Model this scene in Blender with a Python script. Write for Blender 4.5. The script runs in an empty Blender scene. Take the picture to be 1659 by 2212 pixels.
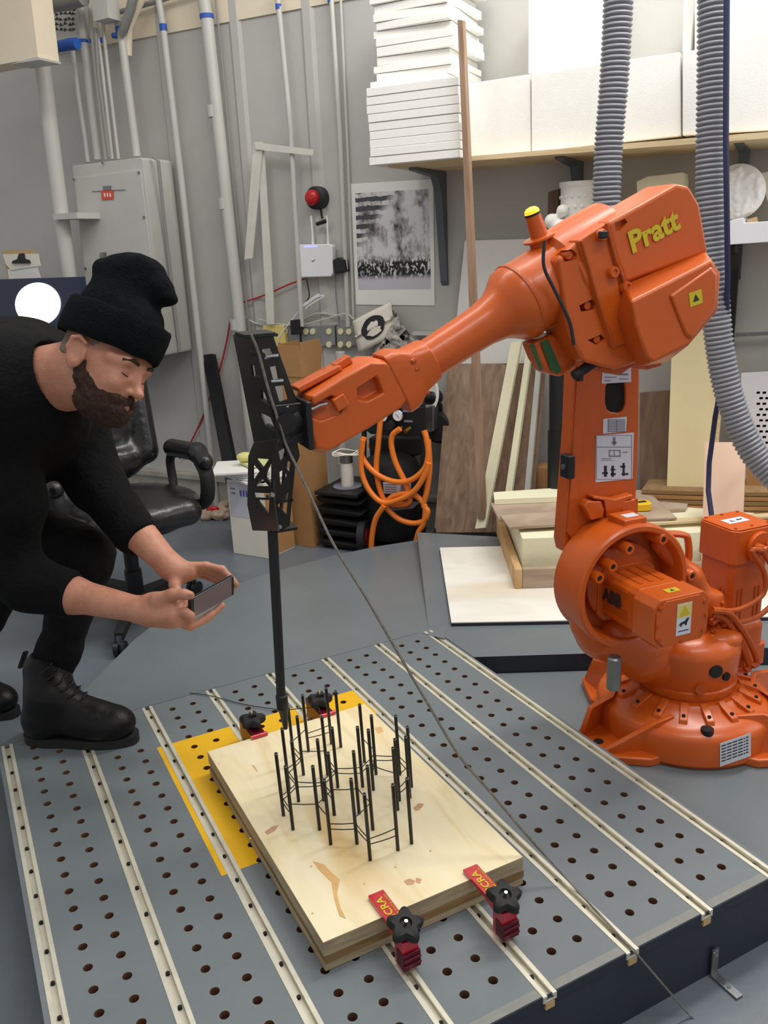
import bpy, bmesh, math, random
import numpy as np
from mathutils import Vector, Matrix, noise
random.seed(7); rng=np.random.default_rng(7)
PI=math.pi
# ---------------------------------------------------------------- camera, world, lights
F_PX,PITCH,ROLL,CAM_H=1850.76,0.29938,-0.044922,1.172
YT,YW=-0.472125,-1.10558
def V(*a): return Vector(a if len(a)>1 else a[0])
CAM=V(0,0,CAM_H)
_fw=V(0,math.cos(PITCH),-math.sin(PITCH)); _rt=V(1,0,0); _up=_rt.cross(_fw)
CR=_rt*math.cos(ROLL)+_up*math.sin(ROLL); CU=_up*math.cos(ROLL)-_rt*math.sin(ROLL); CF=_fw
cam=bpy.data.cameras.new('camera'); camo=bpy.data.objects.new('camera',cam); bpy.context.scene.collection.objects.link(camo)
cam.sensor_fit='VERTICAL'; cam.sensor_height=24; cam.lens=24*F_PX/2212; cam.clip_start=.02; cam.clip_end=60
m=Matrix((CR,CU,-CF)).transposed().to_4x4(); m.translation=CAM; camo.matrix_world=m
bpy.context.scene.camera=camo
sc=bpy.context.scene
sc.view_settings.view_transform='Standard'; sc.view_settings.look='None'; sc.view_settings.exposure=0.0; sc.view_settings.gamma=1; sc.view_settings.use_curve_mapping=False
wd=bpy.data.worlds.new('world'); sc.world=wd; wd.use_nodes=True
wd.node_tree.nodes['Background'].inputs[0].default_value=(1.0,.985,.96,1); wd.node_tree.nodes['Background'].inputs[1].default_value=.46
def area(name,loc,target,sx,sy,power,col=(1,1,1)):
    l=bpy.data.lights.new(name,'AREA'); l.shape='RECTANGLE'; l.size=sx; l.size_y=sy; l.energy=power; l.color=col
    o=bpy.data.objects.new(name,l); sc.collection.objects.link(o); o.location=loc
    o.rotation_euler=(V(target)-V(loc)).to_track_quat('-Z','Y').to_euler(); return o
area('ceiling_light',(1.6,2.6,3.3),(1.55,2.7,0),2.2,.35,62,(1,.98,.94))
area('ceiling_light.001',(-.6,2.3,3.3),(-.6,2.4,0),2.2,.35,30,(1,.96,.9))
area('ceiling_light.002',(1.2,.3,3.3),(1.0,1.0,0),2.4,.35,32,(1,.98,.95))
area('wall_light',(.75,3.0,2.95),(.9,3.6,1.6),2.2,.3,8,(1,.99,.97))
area('right_area_light',(3.6,2.2,2.0),(1.2,2.5,.3),1.6,1.2,22,(.9,.95,1.0))  # cool area light from the right, its source unseen
# ---------------------------------------------------------------- geometry of the place
C0=(829.5,1106.0)
def ray(x,y): return CR*((x-C0[0])/F_PX)-CU*((y-C0[1])/F_PX)+CF
def Z(x,y,z=0.0): d=ray(x,y); return CAM+d*((z-CAM_H)/d.z)
def D(x,y,t): return CAM+ray(x,y)*t
dW=V(math.sin(YW),math.cos(YW),0); nW=V(dW.y,-dW.x,0)
dT=V(math.sin(YT),math.cos(YT),0); dP=V(dT.y,-dT.x,0)
WD=3.65; FZ=-.155
def w(x,y,d=WD): r=ray(x,y); return CAM+r*(d/r.dot(nW))
def WS(s,z,d=WD): return dW*s+nW*d+V(0,0,z)
def uv(u,v,z=0.0): return dT*u+dP*v+V(0,0,z)
def pxr(P,r): return r*((P-CAM).dot(CF))/F_PX      # radius in photo pixels -> metres at P
def fl(x,y): return Z(x,y,FZ)
# ---------------------------------------------------------------- materials
def srgb(c):
    if isinstance(c,str): c=[int(c[i:i+2],16)/255 for i in (0,2,4)]
    return tuple((x/12.92 if x<=.04045 else ((x+.055)/1.055)**2.4) for x in c)+(1,)
MATS={}
def mat(name,col,rough=.5,metal=0,var=0,vscale=8,bump=0,bscale=60,spec=.5,emit=0,coat=0,stretch=None,col2=None,trans=0):
    if name in MATS: return MATS[name]
    m=bpy.data.materials.new(name); m.use_nodes=True; nt=m.node_tree; p=nt.nodes['Principled BSDF']
    p.inputs['Base Color'].default_value=srgb(col); p.inputs['Roughness'].default_value=rough; p.inputs['Metallic'].default_value=metal
    p.inputs['Specular IOR Level'].default_value=spec
    if coat: p.inputs['Coat Weight'].default_value=coat; p.inputs['Coat Roughness'].default_value=.12
    if trans: p.inputs['Transmission Weight'].default_value=trans
    if emit: p.inputs['Emission Color'].default_value=srgb(col); p.inputs['Emission Strength'].default_value=emit
    if var or bump or col2:
        tc=nt.nodes.new('ShaderNodeTexCoord'); mp=nt.nodes.new('ShaderNodeMapping'); nt.links.new(tc.outputs['Object'],mp.inputs[0])
        if stretch: mp.inputs['Scale'].default_value=stretch[:3]; 
        if stretch and len(stretch)>3: mp.inputs['Rotation'].default_value=(0,0,stretch[3]); mp.vector_type='POINT'
    if var or col2:
        n=nt.nodes.new('ShaderNodeTexNoise'); n.inputs['Scale'].default_value=vscale; n.inputs['Detail'].default_value=6; n.inputs['Roughness'].default_value=.6
        nt.links.new(mp.outputs[0],n.inputs['Vector'])
        r=nt.nodes.new('ShaderNodeValToRGB'); c=srgb(col)
        if col2: c1=c; c2=srgb(col2)
        else: c1=tuple(min(1,x*(1-var)) for x in c[:3])+(1,); c2=tuple(min(1,x*(1+var)) for x in c[:3])+(1,)
        r.color_ramp.elements[0].position=.35; r.color_ramp.elements[1].position=.65
        r.color_ramp.elements[0].color=c1; r.color_ramp.elements[1].color=c2
        nt.links.new(n.outputs['Fac'],r.inputs[0]); nt.links.new(r.outputs[0],p.inputs['Base Color'])
    if bump:
        n2=nt.nodes.new('ShaderNodeTexNoise'); n2.inputs['Scale'].default_value=bscale; n2.inputs['Detail'].default_value=4
        nt.links.new(mp.outputs[0],n2.inputs['Vector'])
        b=nt.nodes.new('ShaderNodeBump'); b.inputs['Strength'].default_value=bump; b.inputs['Distance'].default_value=.01
        nt.links.new(n2.outputs['Fac'],b.inputs['Height']); nt.links.new(b.outputs[0],p.inputs['Normal'])
    MATS[name]=m; return m
M=dict(
 wall=mat('wall_paint','BCBBB7',.55,var=.05,vscale=1.5,bump=.1,bscale=25),
 cream=mat('cream_paint','E9DCC4',.6,var=.04,vscale=2),
 concrete=mat('concrete_ledge','A6A399',.8,var=.18,vscale=9,bump=.4,bscale=30),
 floor=mat('floor_paint','687078',.3,var=.09,vscale=3.5,bump=.05,bscale=40),
 plate=mat('grey_deck_paint','727A7E',.3,var=.06,vscale=3,bump=.04,bscale=50),
 navy=mat('dark_edge_and_shade','262E3A',.5,var=.1,vscale=5),  # dark edge boards; also the shaded front of the back platform
 hole=mat('hole_wood','6B4630',.8),
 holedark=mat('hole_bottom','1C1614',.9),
 yellow=mat('yellow_paint','EDB918',.45,var=.05,vscale=6),
 alum=mat('anodised_aluminium','E0DCCB',.34,metal=.35,var=.06,vscale=30),
 alumdark=mat('track_groove','A9A290',.45,metal=.4,var=.1,vscale=30),
 orange=mat('orange_robot_paint','CA5A17',.34,var=.05,vscale=5,bump=.03,bscale=80,coat=.12),
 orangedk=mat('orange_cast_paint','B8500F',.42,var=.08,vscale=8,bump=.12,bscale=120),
 black=mat('matte_black','15161A',.45),
 gloss=mat('gloss_black','0C0C0F',.2),
 rubber=mat('black_rubber','1A1A1C',.7,bump=.15,bscale=90),
 truss=mat('black_anodised_plate','17130F',.32,var=.15,vscale=20),
 steel=mat('steel','C9C9C9',.22,metal=1),
 steeld=mat('dull_steel','8E9193',.38,metal=.9,var=.1,vscale=20),
 brass=mat('brass','B79A45',.3,metal=1),
 white=mat('white_plastic','EDEDF2',.35),
 paper=mat('white_paper','EEEDEA',.7,var=.02,vscale=10),
 label=mat('sticker_white','D4D6E2',.5,var=.03,vscale=60),
 ink=mat('ink','2A2A30',.6),
 inkg=mat('grey_ink','7C7E8C',.6),
 foam=mat('white_foam','F7F6F1',.75,var=.015,vscale=30,bump=.12,bscale=220),
 foamc=mat('cream_foam','F3EFCF',.7,var=.02,vscale=8,bump=.08,bscale=120),
 foamy=mat('yellow_cream_board','EBDCAE',.7,var=.03,vscale=3),
 pinkb=mat('pink_board','E6C3AA',.7,var=.02,vscale=4),
 card=mat('cardboard','B28555',.75,var=.07,vscale=6,bump=.06,bscale=70),
 cardd=mat('cardboard_edges','93754F',.8,var=.15,vscale=14,stretch=(1,1,30)),
 pipe=mat('painted_pipe','C4C3BE',.4,var=.04,vscale=6),
 tape=mat('blue_tape','2A5BB8',.55),
 red=mat('red_anodised','C4152F',.28,metal=.2,coat=1.0),
 redk=mat('dark_red_anodised','5E1124',.35,metal=.4,var=.1,vscale=30),
 redp=mat('red_lens','B81C20',.25),
 redcord=mat('red_cord','B3272B',.5),
 orangeh=mat('orange_hose','F0822A',.4),
 hose=mat('grey_ribbed_duct','8A8C93',.42,var=.05,vscale=12,spec=.5),
 yellowp=mat('yellow_plastic','EDC01E',.4),
 yellows=mat('yellow_sticker','CDB824',.5),
 almond=mat('almond_plate','E0CB7C',.5),
 outlet=mat('outlet_face','E4DFB8',.5),
 galv=mat('galvanised','999A98',.45,metal=.6,var=.12,vscale=12),
 thread=mat('black_thread','1D1A18',.6),
 roving=mat('grey_fibre','6C6862',.4,var=.3,vscale=120,spec=.8),
 bracket=mat('dark_bracket','5B616A',.5),
 green=mat('green_fabric','2D5B33',.7,bump=.3,bscale=150),
 navyc=mat('navy_cable','2B2E52',.5),
 skin=mat('skin','B87C63',.5,var=.12,vscale=22,bump=.12,bscale=160,col2='C99078'),
 ear=mat('skin_red','D08A78',.5),
 lips=mat('lips','9C5A50',.5),
 stubble=mat('shaved_hair','7D6A59',.8,var=.2,vscale=180,bump=.3,bscale=300),
 beard=mat('beard_hair','3A2218',.85,var=.45,vscale=90,bump=.9,bscale=170,stretch=(1,1,.4)),
 sweater=mat('black_knit','0B0C0E',.9,var=.25,vscale=30,bump=.4,bscale=130,spec=.2),
 denim=mat('black_denim','101014',.85,var=.25,vscale=60,bump=.3,bscale=240,spec=.2),
 boot=mat('black_boot_leather','09090B',.45,bump=.15,bscale=60,spec=.3),
 beanie=mat('beanie_wool','0E1315',.95,bump=.5,bscale=260,var=.2,vscale=90,spec=.1),
 leather=mat('black_leather','151517',.3,bump=.25,bscale=28,spec=.6),
 screen=mat('phone_screen','77666A',.15),
 tvn=mat('screen_navy','1C2438',.3,emit=.35),
 tvw=mat('screen_white','FFFFFF',.5,emit=2.2),
 tvy=mat('screen_faint_yellow','F5F0C8',.5,emit=1.9),
 debris=mat('crumpled_plastic','B79F8B',.6,var=.3,vscale=14),
 beaconm=mat('lamp_amber','FFC02E',.3,emit=1.1),
 linen=mat('off_white_paper','EEE9DC',.75,var=.03,vscale=12),
 bwood=mat('bare_wood_block','C8A878',.7,var=.12,vscale=10),
)
def woodmat(name,c1,c2,c3,scale,rot,rough=.55,dist=6,big=None,bump=.08):
    m=bpy.data.materials.new(name); m.use_nodes=True; nt=m.node_tree; p=nt.nodes['Principled BSDF']; p.inputs['Roughness'].default_value=rough
    tc=nt.nodes.new('ShaderNodeTexCoord'); mp=nt.nodes.new('ShaderNodeMapping'); mp0=nt.nodes.new('ShaderNodeMapping')
    mp0.inputs['Rotation'].default_value=rot; mp.inputs['Scale'].default_value=scale
    nt.links.new(tc.outputs['Object'],mp0.inputs[0]); nt.links.new(mp0.outputs[0],mp.inputs[0])
    n=nt.nodes.new('ShaderNodeTexNoise'); n.inputs['Scale'].default_value=1; n.inputs['Detail'].default_value=8; n.inputs['Distortion'].default_value=dist*.15
    nt.links.new(mp.outputs[0],n.inputs['Vector'])
    r=nt.nodes.new('ShaderNodeValToRGB'); e=r.color_ramp.elements; e[0].position=.3; e[0].color=srgb(c1); e[1].position=.72; e[1].color=srgb(c3)
    k=e.new(.5); k.color=srgb(c2)
    nt.links.new(n.outputs['Fac'],r.inputs[0]); out=r.outputs[0]
    if big:
        n3=nt.nodes.new('ShaderNodeTexNoise'); n3.inputs['Scale'].default_value=1; n3.inputs['Detail'].default_value=2
        mp3=nt.nodes.new('ShaderNodeMapping'); mp3.inputs['Scale'].default_value=tuple(s*.25 for s in scale); mp3.inputs['Location'].default_value=(3,5,1)
        nt.links.new(mp0.outputs[0],mp3.inputs[0]); nt.links.new(mp3.outputs[0],n3.inputs['Vector'])
        r3=nt.nodes.new('ShaderNodeValToRGB'); r3.color_ramp.elements[0].position=.60; r3.color_ramp.elements[1].position=.70
        r3.color_ramp.elements[0].color=(0,0,0,1); r3.color_ramp.elements[1].color=(1,1,1,1)
        nt.links.new(n3.outputs['Fac'],r3.inputs[0]); mx=nt.nodes.new('ShaderNodeMix'); mx.data_type='RGBA'
        nt.links.new(r3.outputs[0],mx.inputs['Factor']); nt.links.new(out,mx.inputs['A']); mx.inputs['B'].default_value=srgb(big); out=mx.outputs['Result']
    nt.links.new(out,p.inputs['Base Color'])
    b=nt.nodes.new('ShaderNodeBump'); b.inputs['Strength'].default_value=bump; b.inputs['Distance'].default_value=.004
    nt.links.new(n.outputs['Fac'],b.inputs['Height']); nt.links.new(b.outputs[0],p.inputs['Normal'])
    M[name]=m; return m
RZ=-YT
woodmat('pine_top','E3CFA2','EEDFB8','F2E6C6',(26,5,10),(0,0,YT),.5,5,big='DDBD85')
woodmat('ply_edge','8F7F68','A79779','B7A786',(8,8,90),(0,0,YT),.7)
woodmat('ply_dark','6B5132','82643C','97764A',(8,8,60),(0,0,YT),.7)
woodmat('walnut','7D6653','947A65','A68F7A',(30,30,2.2),(0,0,0),.55,8)
woodmat('walnut_flat','8C7564','A48D79','B5A18B',(3,34,30),(0,0,-YW+PI/2),.55,8)
woodmat('pine','B98F5E','CFA774','DDBC8C',(6,6,6),(0,0,0),.6,5)
woodmat('driftwood','96806E','AD9884','BFAE98',(5,5,22),(0,0,0),.65,5)
woodmat('stick','93755F','A98A73','B89C86',(30,30,3),(0,0,0),.55,4)
woodmat('birch','E8E4D8','F1EDE3','F6F4EC',(4,9,4),(0,0,0),.5,5,big='E8DCC4')
woodmat('ply_shelf','C8AE82','DAC39A','E6D3AE',(5,5,70),(0,0,0),.65)
woodmat('brownboard','5E4838','6F5745','7E6653',(18,18,2),(0,0,0),.6,6)
# ---------------------------------------------------------------- mesh helpers
CO=sc.collection
def tag(o,label=None,cat=None,group=None,kind=None):
    if label: o['label']=label
    if cat: o['category']=cat
    if group: o['group']=group
    if kind: o['kind']=kind
    return o
WLOC={}
def wl(o): return WLOC[o.name] if o else V(0,0,0)
def empty(name,loc,label=None,cat=None,group=None):
    o=bpy.data.objects.new(name,None); CO.objects.link(o); o.location=loc; o.empty_display_size=.05; WLOC[o.name]=V(loc)
    return tag(o,label,cat,group)
def perp(d):
    d=d.normalized(); a=V(0,0,1) if abs(d.z)<.9 else V(1,0,0); x=d.cross(a).normalized(); return x,d.cross(x).normalized()
class MB:
    def __init__(s): s.v=[];s.f=[];s.mi=[];s.cm=0
    def add(s,vs,fs):
        n=len(s.v); s.v+= [tuple(a) for a in vs]; s.f+=[tuple(i+n for i in f) for f in fs]; s.mi+=[s.cm]*len(fs); return s
    def box(s,c,ex,ey,ez):     # centre + three half-extent vectors
        vs=[c+ex*a+ey*b+ez*d for d in(-1,1) for b in(-1,1) for a in(-1,1)]
        fs=[(0,2,3,1),(4,5,7,6),(0,1,5,4),(2,6,7,3),(0,4,6,2),(1,3,7,5)]
        if ex.cross(ey).dot(ez)<0: fs=[f[::-1] for f in fs]
        return s.add(vs,fs)
    def hexa(s,a,b):           # two matching loops lofted
        n=len(a); fs=[tuple(range(n))[::-1],tuple(range(n,2*n))]+[(i,(i+1)%n,n+(i+1)%n,n+i) for i in range(n)]
        return s.add(list(a)+list(b),fs)
    def prism(s,pts,vec): return s.hexa(pts,[p+vec for p in pts])
    def loft(s,loops,cap=True,closed=False):
        n=len(loops[0]); k=len(loops); vs=[p for l in loops for p in l]; fs=[]
        for j in range(k if closed else k-1):
            j2=(j+1)%k
            for i in range(n): fs.append((j*n+i,j*n+(i+1)%n,j2*n+(i+1)%n,j2*n+i))
        if cap and not closed: fs+= [tuple(range(n))[::-1],tuple(range((k-1)*n,k*n))]
        return s.add(vs,fs)
    def tube(s,pts,r,n=10,cap=True,sx=1.0,up=None):
        pts=[V(p) for p in pts]; rs=r if isinstance(r,(list,tuple)) else [r]*len(pts); loops=[]
        x=None
        for i,p in enumerate(pts):
            d=(pts[min(i+1,len(pts)-1)]-pts[max(i-1,0)])
            if d.length<1e-9: d=V(0,0,1)
            d.normalize()
            if x is None: x=perp(d)[0] if up is None else (V(up)-d*V(up).dot(d)).normalized()
            else: x=(x-d*x.dot(d)).normalized()
            y=d.cross(x); loops.append([p+x*(math.cos(2*PI*k/n)*rs[i]*sx)+y*(math.sin(2*PI*k/n)*rs[i]) for k in range(n)])
        return s.loft(loops,cap)
    def cyl(s,a,b,r0,r1=None,n=20): return s.tube([a,b],[r0,r0 if r1 is None else r1],n)
    def lathe(s,o,ax,prof,n=24,cap=True):
        ax=V(ax).normalized(); x,y=perp(ax)
        return s.loft([[V(o)+ax*t+x*(math.cos(2*PI*k/n)*r)+y*(math.sin(2*PI*k/n)*r) for k in range(n)] for t,r in prof],cap)
    def ball(s,c,rx,ry=None,rz=None,n=12,ax=None):
        ry=rx if ry is None else ry; rz=rx if rz is None else rz; ax=ax or (V(1,0,0),V(0,1,0),V(0,0,1))
        return s.loft([[V(c)+ax[0]*(rx*math.sin(t)*math.cos(2*PI*k/n))+ax[1]*(ry*math.sin(t)*math.sin(2*PI*k/n))+ax[2]*(rz*math.cos(t)) for k in range(n)] for t in [PI-.04-(PI-.08)*j/8 for j in range(9)]])
    def build(s,name,mats,parent=None,smooth=False,bevel=0,seg=2,origin=None,**kw):
        me=bpy.data.meshes.new(name); vs=np.array(s.v,dtype=float)
        mn=vs.min(0);mx=vs.max(0); o3=V((mn[0]+mx[0])/2,(mn[1]+mx[1])/2,mn[2]) if origin is None else V(origin)
        me.from_pydata((vs-np.array(o3)).tolist(),[],s.f)
        bm=bmesh.new(); bm.from_mesh(me); bmesh.ops.recalc_face_normals(bm,faces=bm.faces); bm.to_mesh(me); bm.free()
        if not isinstance(mats,(list,tuple)): mats=[mats]
        for q in mats: me.materials.append(M[q] if isinstance(q,str) else q)
        if len(mats)>1: me.polygons.foreach_set('material_index',s.mi)
        if smooth:
            me.polygons.foreach_set('use_smooth',[True]*len(me.polygons)); me.set_sharp_from_angle(angle=math.radians(38 if smooth is True else smooth))
        o=bpy.data.objects.new(name,me); CO.objects.link(o); o.location=o3-wl(parent)
        if parent: o.parent=parent
        WLOC[o.name]=o3
        if bevel:
            b=o.modifiers.new('bevel','BEVEL'); b.width=bevel; b.segments=seg; b.limit_method='ANGLE'; b.angle_limit=math.radians(35)
            if not smooth: me.polygons.foreach_set('use_smooth',[True]*len(me.polygons)); me.set_sharp_from_angle(angle=math.radians(30)); b.harden_normals=True
        return tag(o,**{k:v for k,v in kw.items()})
def plate(outer,holes,vec):        # planar outline with holes, given thickness by vec
    bm=bmesh.new(); es=[]
    for lp in [outer]+holes:
        vs=[bm.verts.new(p) for p in lp]; es+=[bm.edges.new((vs[i],vs[(i+1)%len(vs)])) for i in range(len(vs))]
    bmesh.ops.triangle_fill(bm,use_beauty=True,use_dissolve=False,edges=es)
    r=bmesh.ops.extrude_face_region(bm,geom=bm.faces[:]); 
    for e in r['geom']:
        if isinstance(e,bmesh.types.BMVert): e.co+=vec
    bmesh.ops.recalc_face_normals(bm,faces=bm.faces)
    bm.verts.index_update(); mb=MB(); mb.add([v.co.copy() for v in bm.verts],[[v.index for v in f.verts] for f in bm.faces]); bm.free(); return mb
def bake(o):                       # apply the modifiers of o
    dg=bpy.context.evaluated_depsgraph_get(); me=bpy.data.meshes.new_from_object(o.evaluated_get(dg)); o.modifiers.clear(); o.data=me
def cut(o,cutter):                 # boolean difference, cutter removed afterwards
    md=o.modifiers.new('b','BOOLEAN'); md.operation='DIFFERENCE'; md.object=cutter; md.solver='EXACT'
    bpy.context.view_layer.update(); bake(o); bpy.data.objects.remove(cutter)
def spline(pts,n=8):               # Catmull-Rom
    P=[V(p) for p in pts]; P=[P[0]*2-P[1]]+P+[P[-1]*2-P[-2]]; out=[]
    for i in range(1,len(P)-2):
        for k in range(n):
            t=k/n; a,b,c,d=P[i-1:i+3]; out.append(.5*((2*b)+(c-a)*t+(2*a-5*b+4*c-d)*t*t+(3*b-a-3*c+d)*t**3))
    return out+[P[-2]]
def text(name,body,o,ex,ey,h,m,parent,depth=.0012,bold=.0,fit=None,**kw):   # flat lettering as a mesh; o = baseline start
    c=bpy.data.curves.new(name,'FONT'); c.body=body; c.size=1; c.offset=bold; c.extrude=0; c.resolution_u=3
    t=bpy.data.objects.new(name,c); CO.objects.link(t); bpy.context.view_layer.update()
    me=bpy.data.meshes.new_from_object(t.evaluated_get(bpy.context.evaluated_depsgraph_get())); bpy.data.objects.remove(t)
    ex=V(ex).normalized(); ey=V(ey).normalized(); nz=ex.cross(ey)
    xs=[v.co.x for v in me.vertices]; sx=h if fit is None else fit/(max(xs)-min(xs))
    mb=MB(); mb.add([V(o)+ex*((v.co.x-min(xs))*sx)+ey*(v.co.y*h)+nz*depth for v in me.vertices],[tuple(p.vertices) for p in me.polygons])
    ob=mb.build(name,m,parent,**kw); s=ob.modifiers.new('s','SOLIDIFY'); s.thickness=depth*.8; s.offset=0; return ob
# ---------------------------------------------------------------- soft solids: blended distance field + surface nets
def cap(a,b,ra,rb=None,k=.01,s=1): return ('c',np.array(a,float),np.array(b,float),ra,ra if rb is None else rb,k,s)
def ell(c,r,ax=None,k=.01,s=1): return ('e',np.array(c,float),np.array(r,float),np.eye(3) if ax is None else np.array([list(a) for a in ax],float),None,k,s)
def bx(c,r,ax=None,k=.01,s=1,rd=.01): return ('b',np.array(c,float),np.array(r,float),np.eye(3) if ax is None else np.array([list(a) for a in ax],float),rd,k,s)
def soft(prims,vox,noise_amp=0,noise_scale=30):
    B=[]
    for p in prims:
        if p[0]=='c': r=max(p[3],p[4]); lo=np.minimum(p[1],p[2])-r; hi=np.maximum(p[1],p[2])+r
        else: r=np.abs(p[3]).T@p[2]; lo=p[1]-r; hi=p[1]+r
        B.append((lo,hi))
    lo=np.min([b[0] for b,p in zip(B,prims) if p[6]>0],0)-vox*3-.004; hi=np.max([b[1] for b,p in zip(B,prims) if p[6]>0],0)+vox*3+.004
    n=np.ceil((hi-lo)/vox).astype(int)+1; vol=np.full(n,.05,np.float32)
    for p,(bl,bh) in zip(prims,B):
        k=p[5]; mg=k+vox*3+.004
        i0=np.clip(np.floor((bl-mg-lo)/vox).astype(int),0,n-1); i1=np.clip(np.ceil((bh+mg-lo)/vox).astype(int)+1,1,n)
        if (i1<=i0).any(): continue
        X,Y,Zz=np.meshgrid(*[lo[a]+vox*np.arange(i0[a],i1[a]) for a in range(3)],indexing='ij'); P=np.stack([X,Y,Zz],-1).astype(np.float32)
        if p[0]=='c':
            ab=p[2]-p[1]; L=max(1e-12,ab@ab); t=np.clip(((P-p[1])@ab)/L,0,1); d=np.linalg.norm(P-p[1]-t[...,None]*ab,axis=-1)-(p[3]+(p[4]-p[3])*t)
        elif p[0]=='e':
            q=(P-p[1])@p[3].T; k0=np.linalg.norm(q/p[2],axis=-1); k1=np.linalg.norm(q/(p[2]**2),axis=-1); d=np.where(k1>1e-6,k0*(k0-1)/np.maximum(k1,1e-6),-p[2].min())
        else:
            q=np.abs((P-p[1])@p[3].T)-(p[2]-p[4]); d=np.linalg.norm(np.maximum(q,0),axis=-1)+np.minimum(q.max(-1),0)-p[4]
        sl=tuple(slice(i0[a],i1[a]) for a in range(3)); v=vol[sl]
        if p[6]<0: d=-d; h=np.clip(.5-.5*(v-d)/max(k,1e-6),0,1); vol[sl]=v*(1-h)+d*h+k*h*(1-h)
        else: h=np.clip(.5+.5*(d-v)/max(k,1e-6),0,1); vol[sl]=d*(1-h)+v*h-k*h*(1-h)
    s=vol<0
    cs=[s[i:n[0]-1+i,j:n[1]-1+j,k:n[2]-1+k] for i in(0,1) for j in(0,1) for k in(0,1)]
    anyc=np.logical_or.reduce(cs); allc=np.logical_and.reduce(cs); ids=np.argwhere(anyc&~allc); idx=np.full(np.array(n)-1,-1); idx[tuple(ids.T)]=np.arange(len(ids))
    acc=np.zeros((len(ids),3)); cnt=np.zeros(len(ids))
    cor=[(i,j,k) for i in(0,1) for j in(0,1) for k in(0,1)]
    for a in range(8):
        for b in range(a+1,8):
            if sum(abs(x-y) for x,y in zip(cor[a],cor[b]))!=1: continue
            pa=ids+cor[a]; pb=ids+cor[b]; va=vol[tuple(pa.T)]; vb=vol[tuple(pb.T)]; mk=(va<0)!=(vb<0)
            t=np.where(mk,va/np.where(mk,va-vb,1),0)[:,None]; acc+=np.where(mk[:,None],pa+(pb-pa)*t,0); cnt+=mk
    verts=lo+vox*acc/cnt[:,None]; faces=[]
    for ax in range(3):
        o1,o2=[(1,2),(2,0),(0,1)][ax]; m1=np.array(n)-1
        sl0=[slice(None)]*3; sl1=[slice(None)]*3; sl0[ax]=slice(0,n[ax]-1); sl1[ax]=slice(1,n[ax])
        ch=s[tuple(sl0)]!=s[tuple(sl1)]; e=np.argwhere(ch); ok=(e[:,o1]>0)&(e[:,o2]>0)&(e[:,o1]<m1[o1])&(e[:,o2]<m1[o2]); e=e[ok]
        u=np.zeros(3,int);u[o1]=1; v_=np.zeros(3,int); v_[o2]=1
        q=np.stack([idx[tuple((e-u-v_).T)],idx[tuple((e-v_).T)],idx[tuple(e.T)],idx[tuple((e-u).T)]],1)
        fl_=~s[tuple(e.T)]; q[fl_]=q[fl_][:,::-1]; faces.append(q)
    f=np.concatenate(faces); f=f[(f>=0).all(1)]
    return verts,f
def softobj(name,parts,m,parent=None,mats=None,smoothit=2,disp=0,dscale=40,**kw):
    vs=[];fs=[];k=0
    for v,f in parts: vs.append(v); fs.append(f+k); k+=len(v)
    v=np.concatenate(vs); f=np.concatenate(fs)
    for it in range(smoothit):
        a=np.zeros_like(v); c=np.zeros(len(v))
        for i in range(4): np.add.at(a,f[:,i],v[f[:,(i+1)%4]]+v[f[:,(i-1)%4]]); np.add.at(c,f[:,i],2)
        v=v*.5+.5*a/np.maximum(c,1)[:,None]
    if disp:
        e1=v[f[:,1]]-v[f[:,0]]; e2=v[f[:,3]]-v[f[:,0]]; nn=np.cross(e1,e2); vn=np.zeros_like(v)
        for i in range(4): np.add.at(vn,f[:,i],nn)
        vn/=np.maximum(np.linalg.norm(vn,axis=1),1e-12)[:,None]
        dv=np.array([noise.fractal(Vector(p)*dscale,.8,2.1,3) for p in v]); v=v+vn*(dv*disp)[:,None]
    o3=np.array([(v[:,0].min()+v[:,0].max())/2,(v[:,1].min()+v[:,1].max())/2,v[:,2].min()])
    me=bpy.data.meshes.new(name); me.vertices.add(len(v)); me.vertices.foreach_set('co',(v-o3).ravel()); me.loops.add(f.size); me.loops.foreach_set('vertex_index',f.ravel().astype(np.int32))
    me.polygons.add(len(f)); me.polygons.foreach_set('loop_start',np.arange(0,f.size,4,dtype=np.int32)); me.polygons.foreach_set('loop_total',np.full(len(f),4,np.int32)); me.update(calc_edges=True); me.validate()
    me.materials.append(M[m]); me.polygons.foreach_set('use_smooth',[True]*len(me.polygons))
    o=bpy.data.objects.new(name,me); CO.objects.link(o); o.location=V(*o3)-wl(parent); WLOC[o.name]=V(*o3)
    if parent: o.parent=parent
    return tag(o,**kw)
def copytree(o,loc,label=None,parent=None):
    c=o.copy(); CO.objects.link(c)
    if parent is None: c.location=loc; WLOC[c.name]=V(loc)
    else: c.parent=parent
    if label: c['label']=label
    for ch in list(o.children): copytree(ch,None,None,c)
    return c
# ================================================================ SETTING
def slab(pts,d,th,name=None,m=None,parent=None,**kw):   # outline on a plane parallel to the wall, given thickness towards the wall
    mb=MB().prism([w(x,y,d) for x,y in pts],nW*th)
    return mb.build(name,m,parent,**kw) if name else mb
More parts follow.
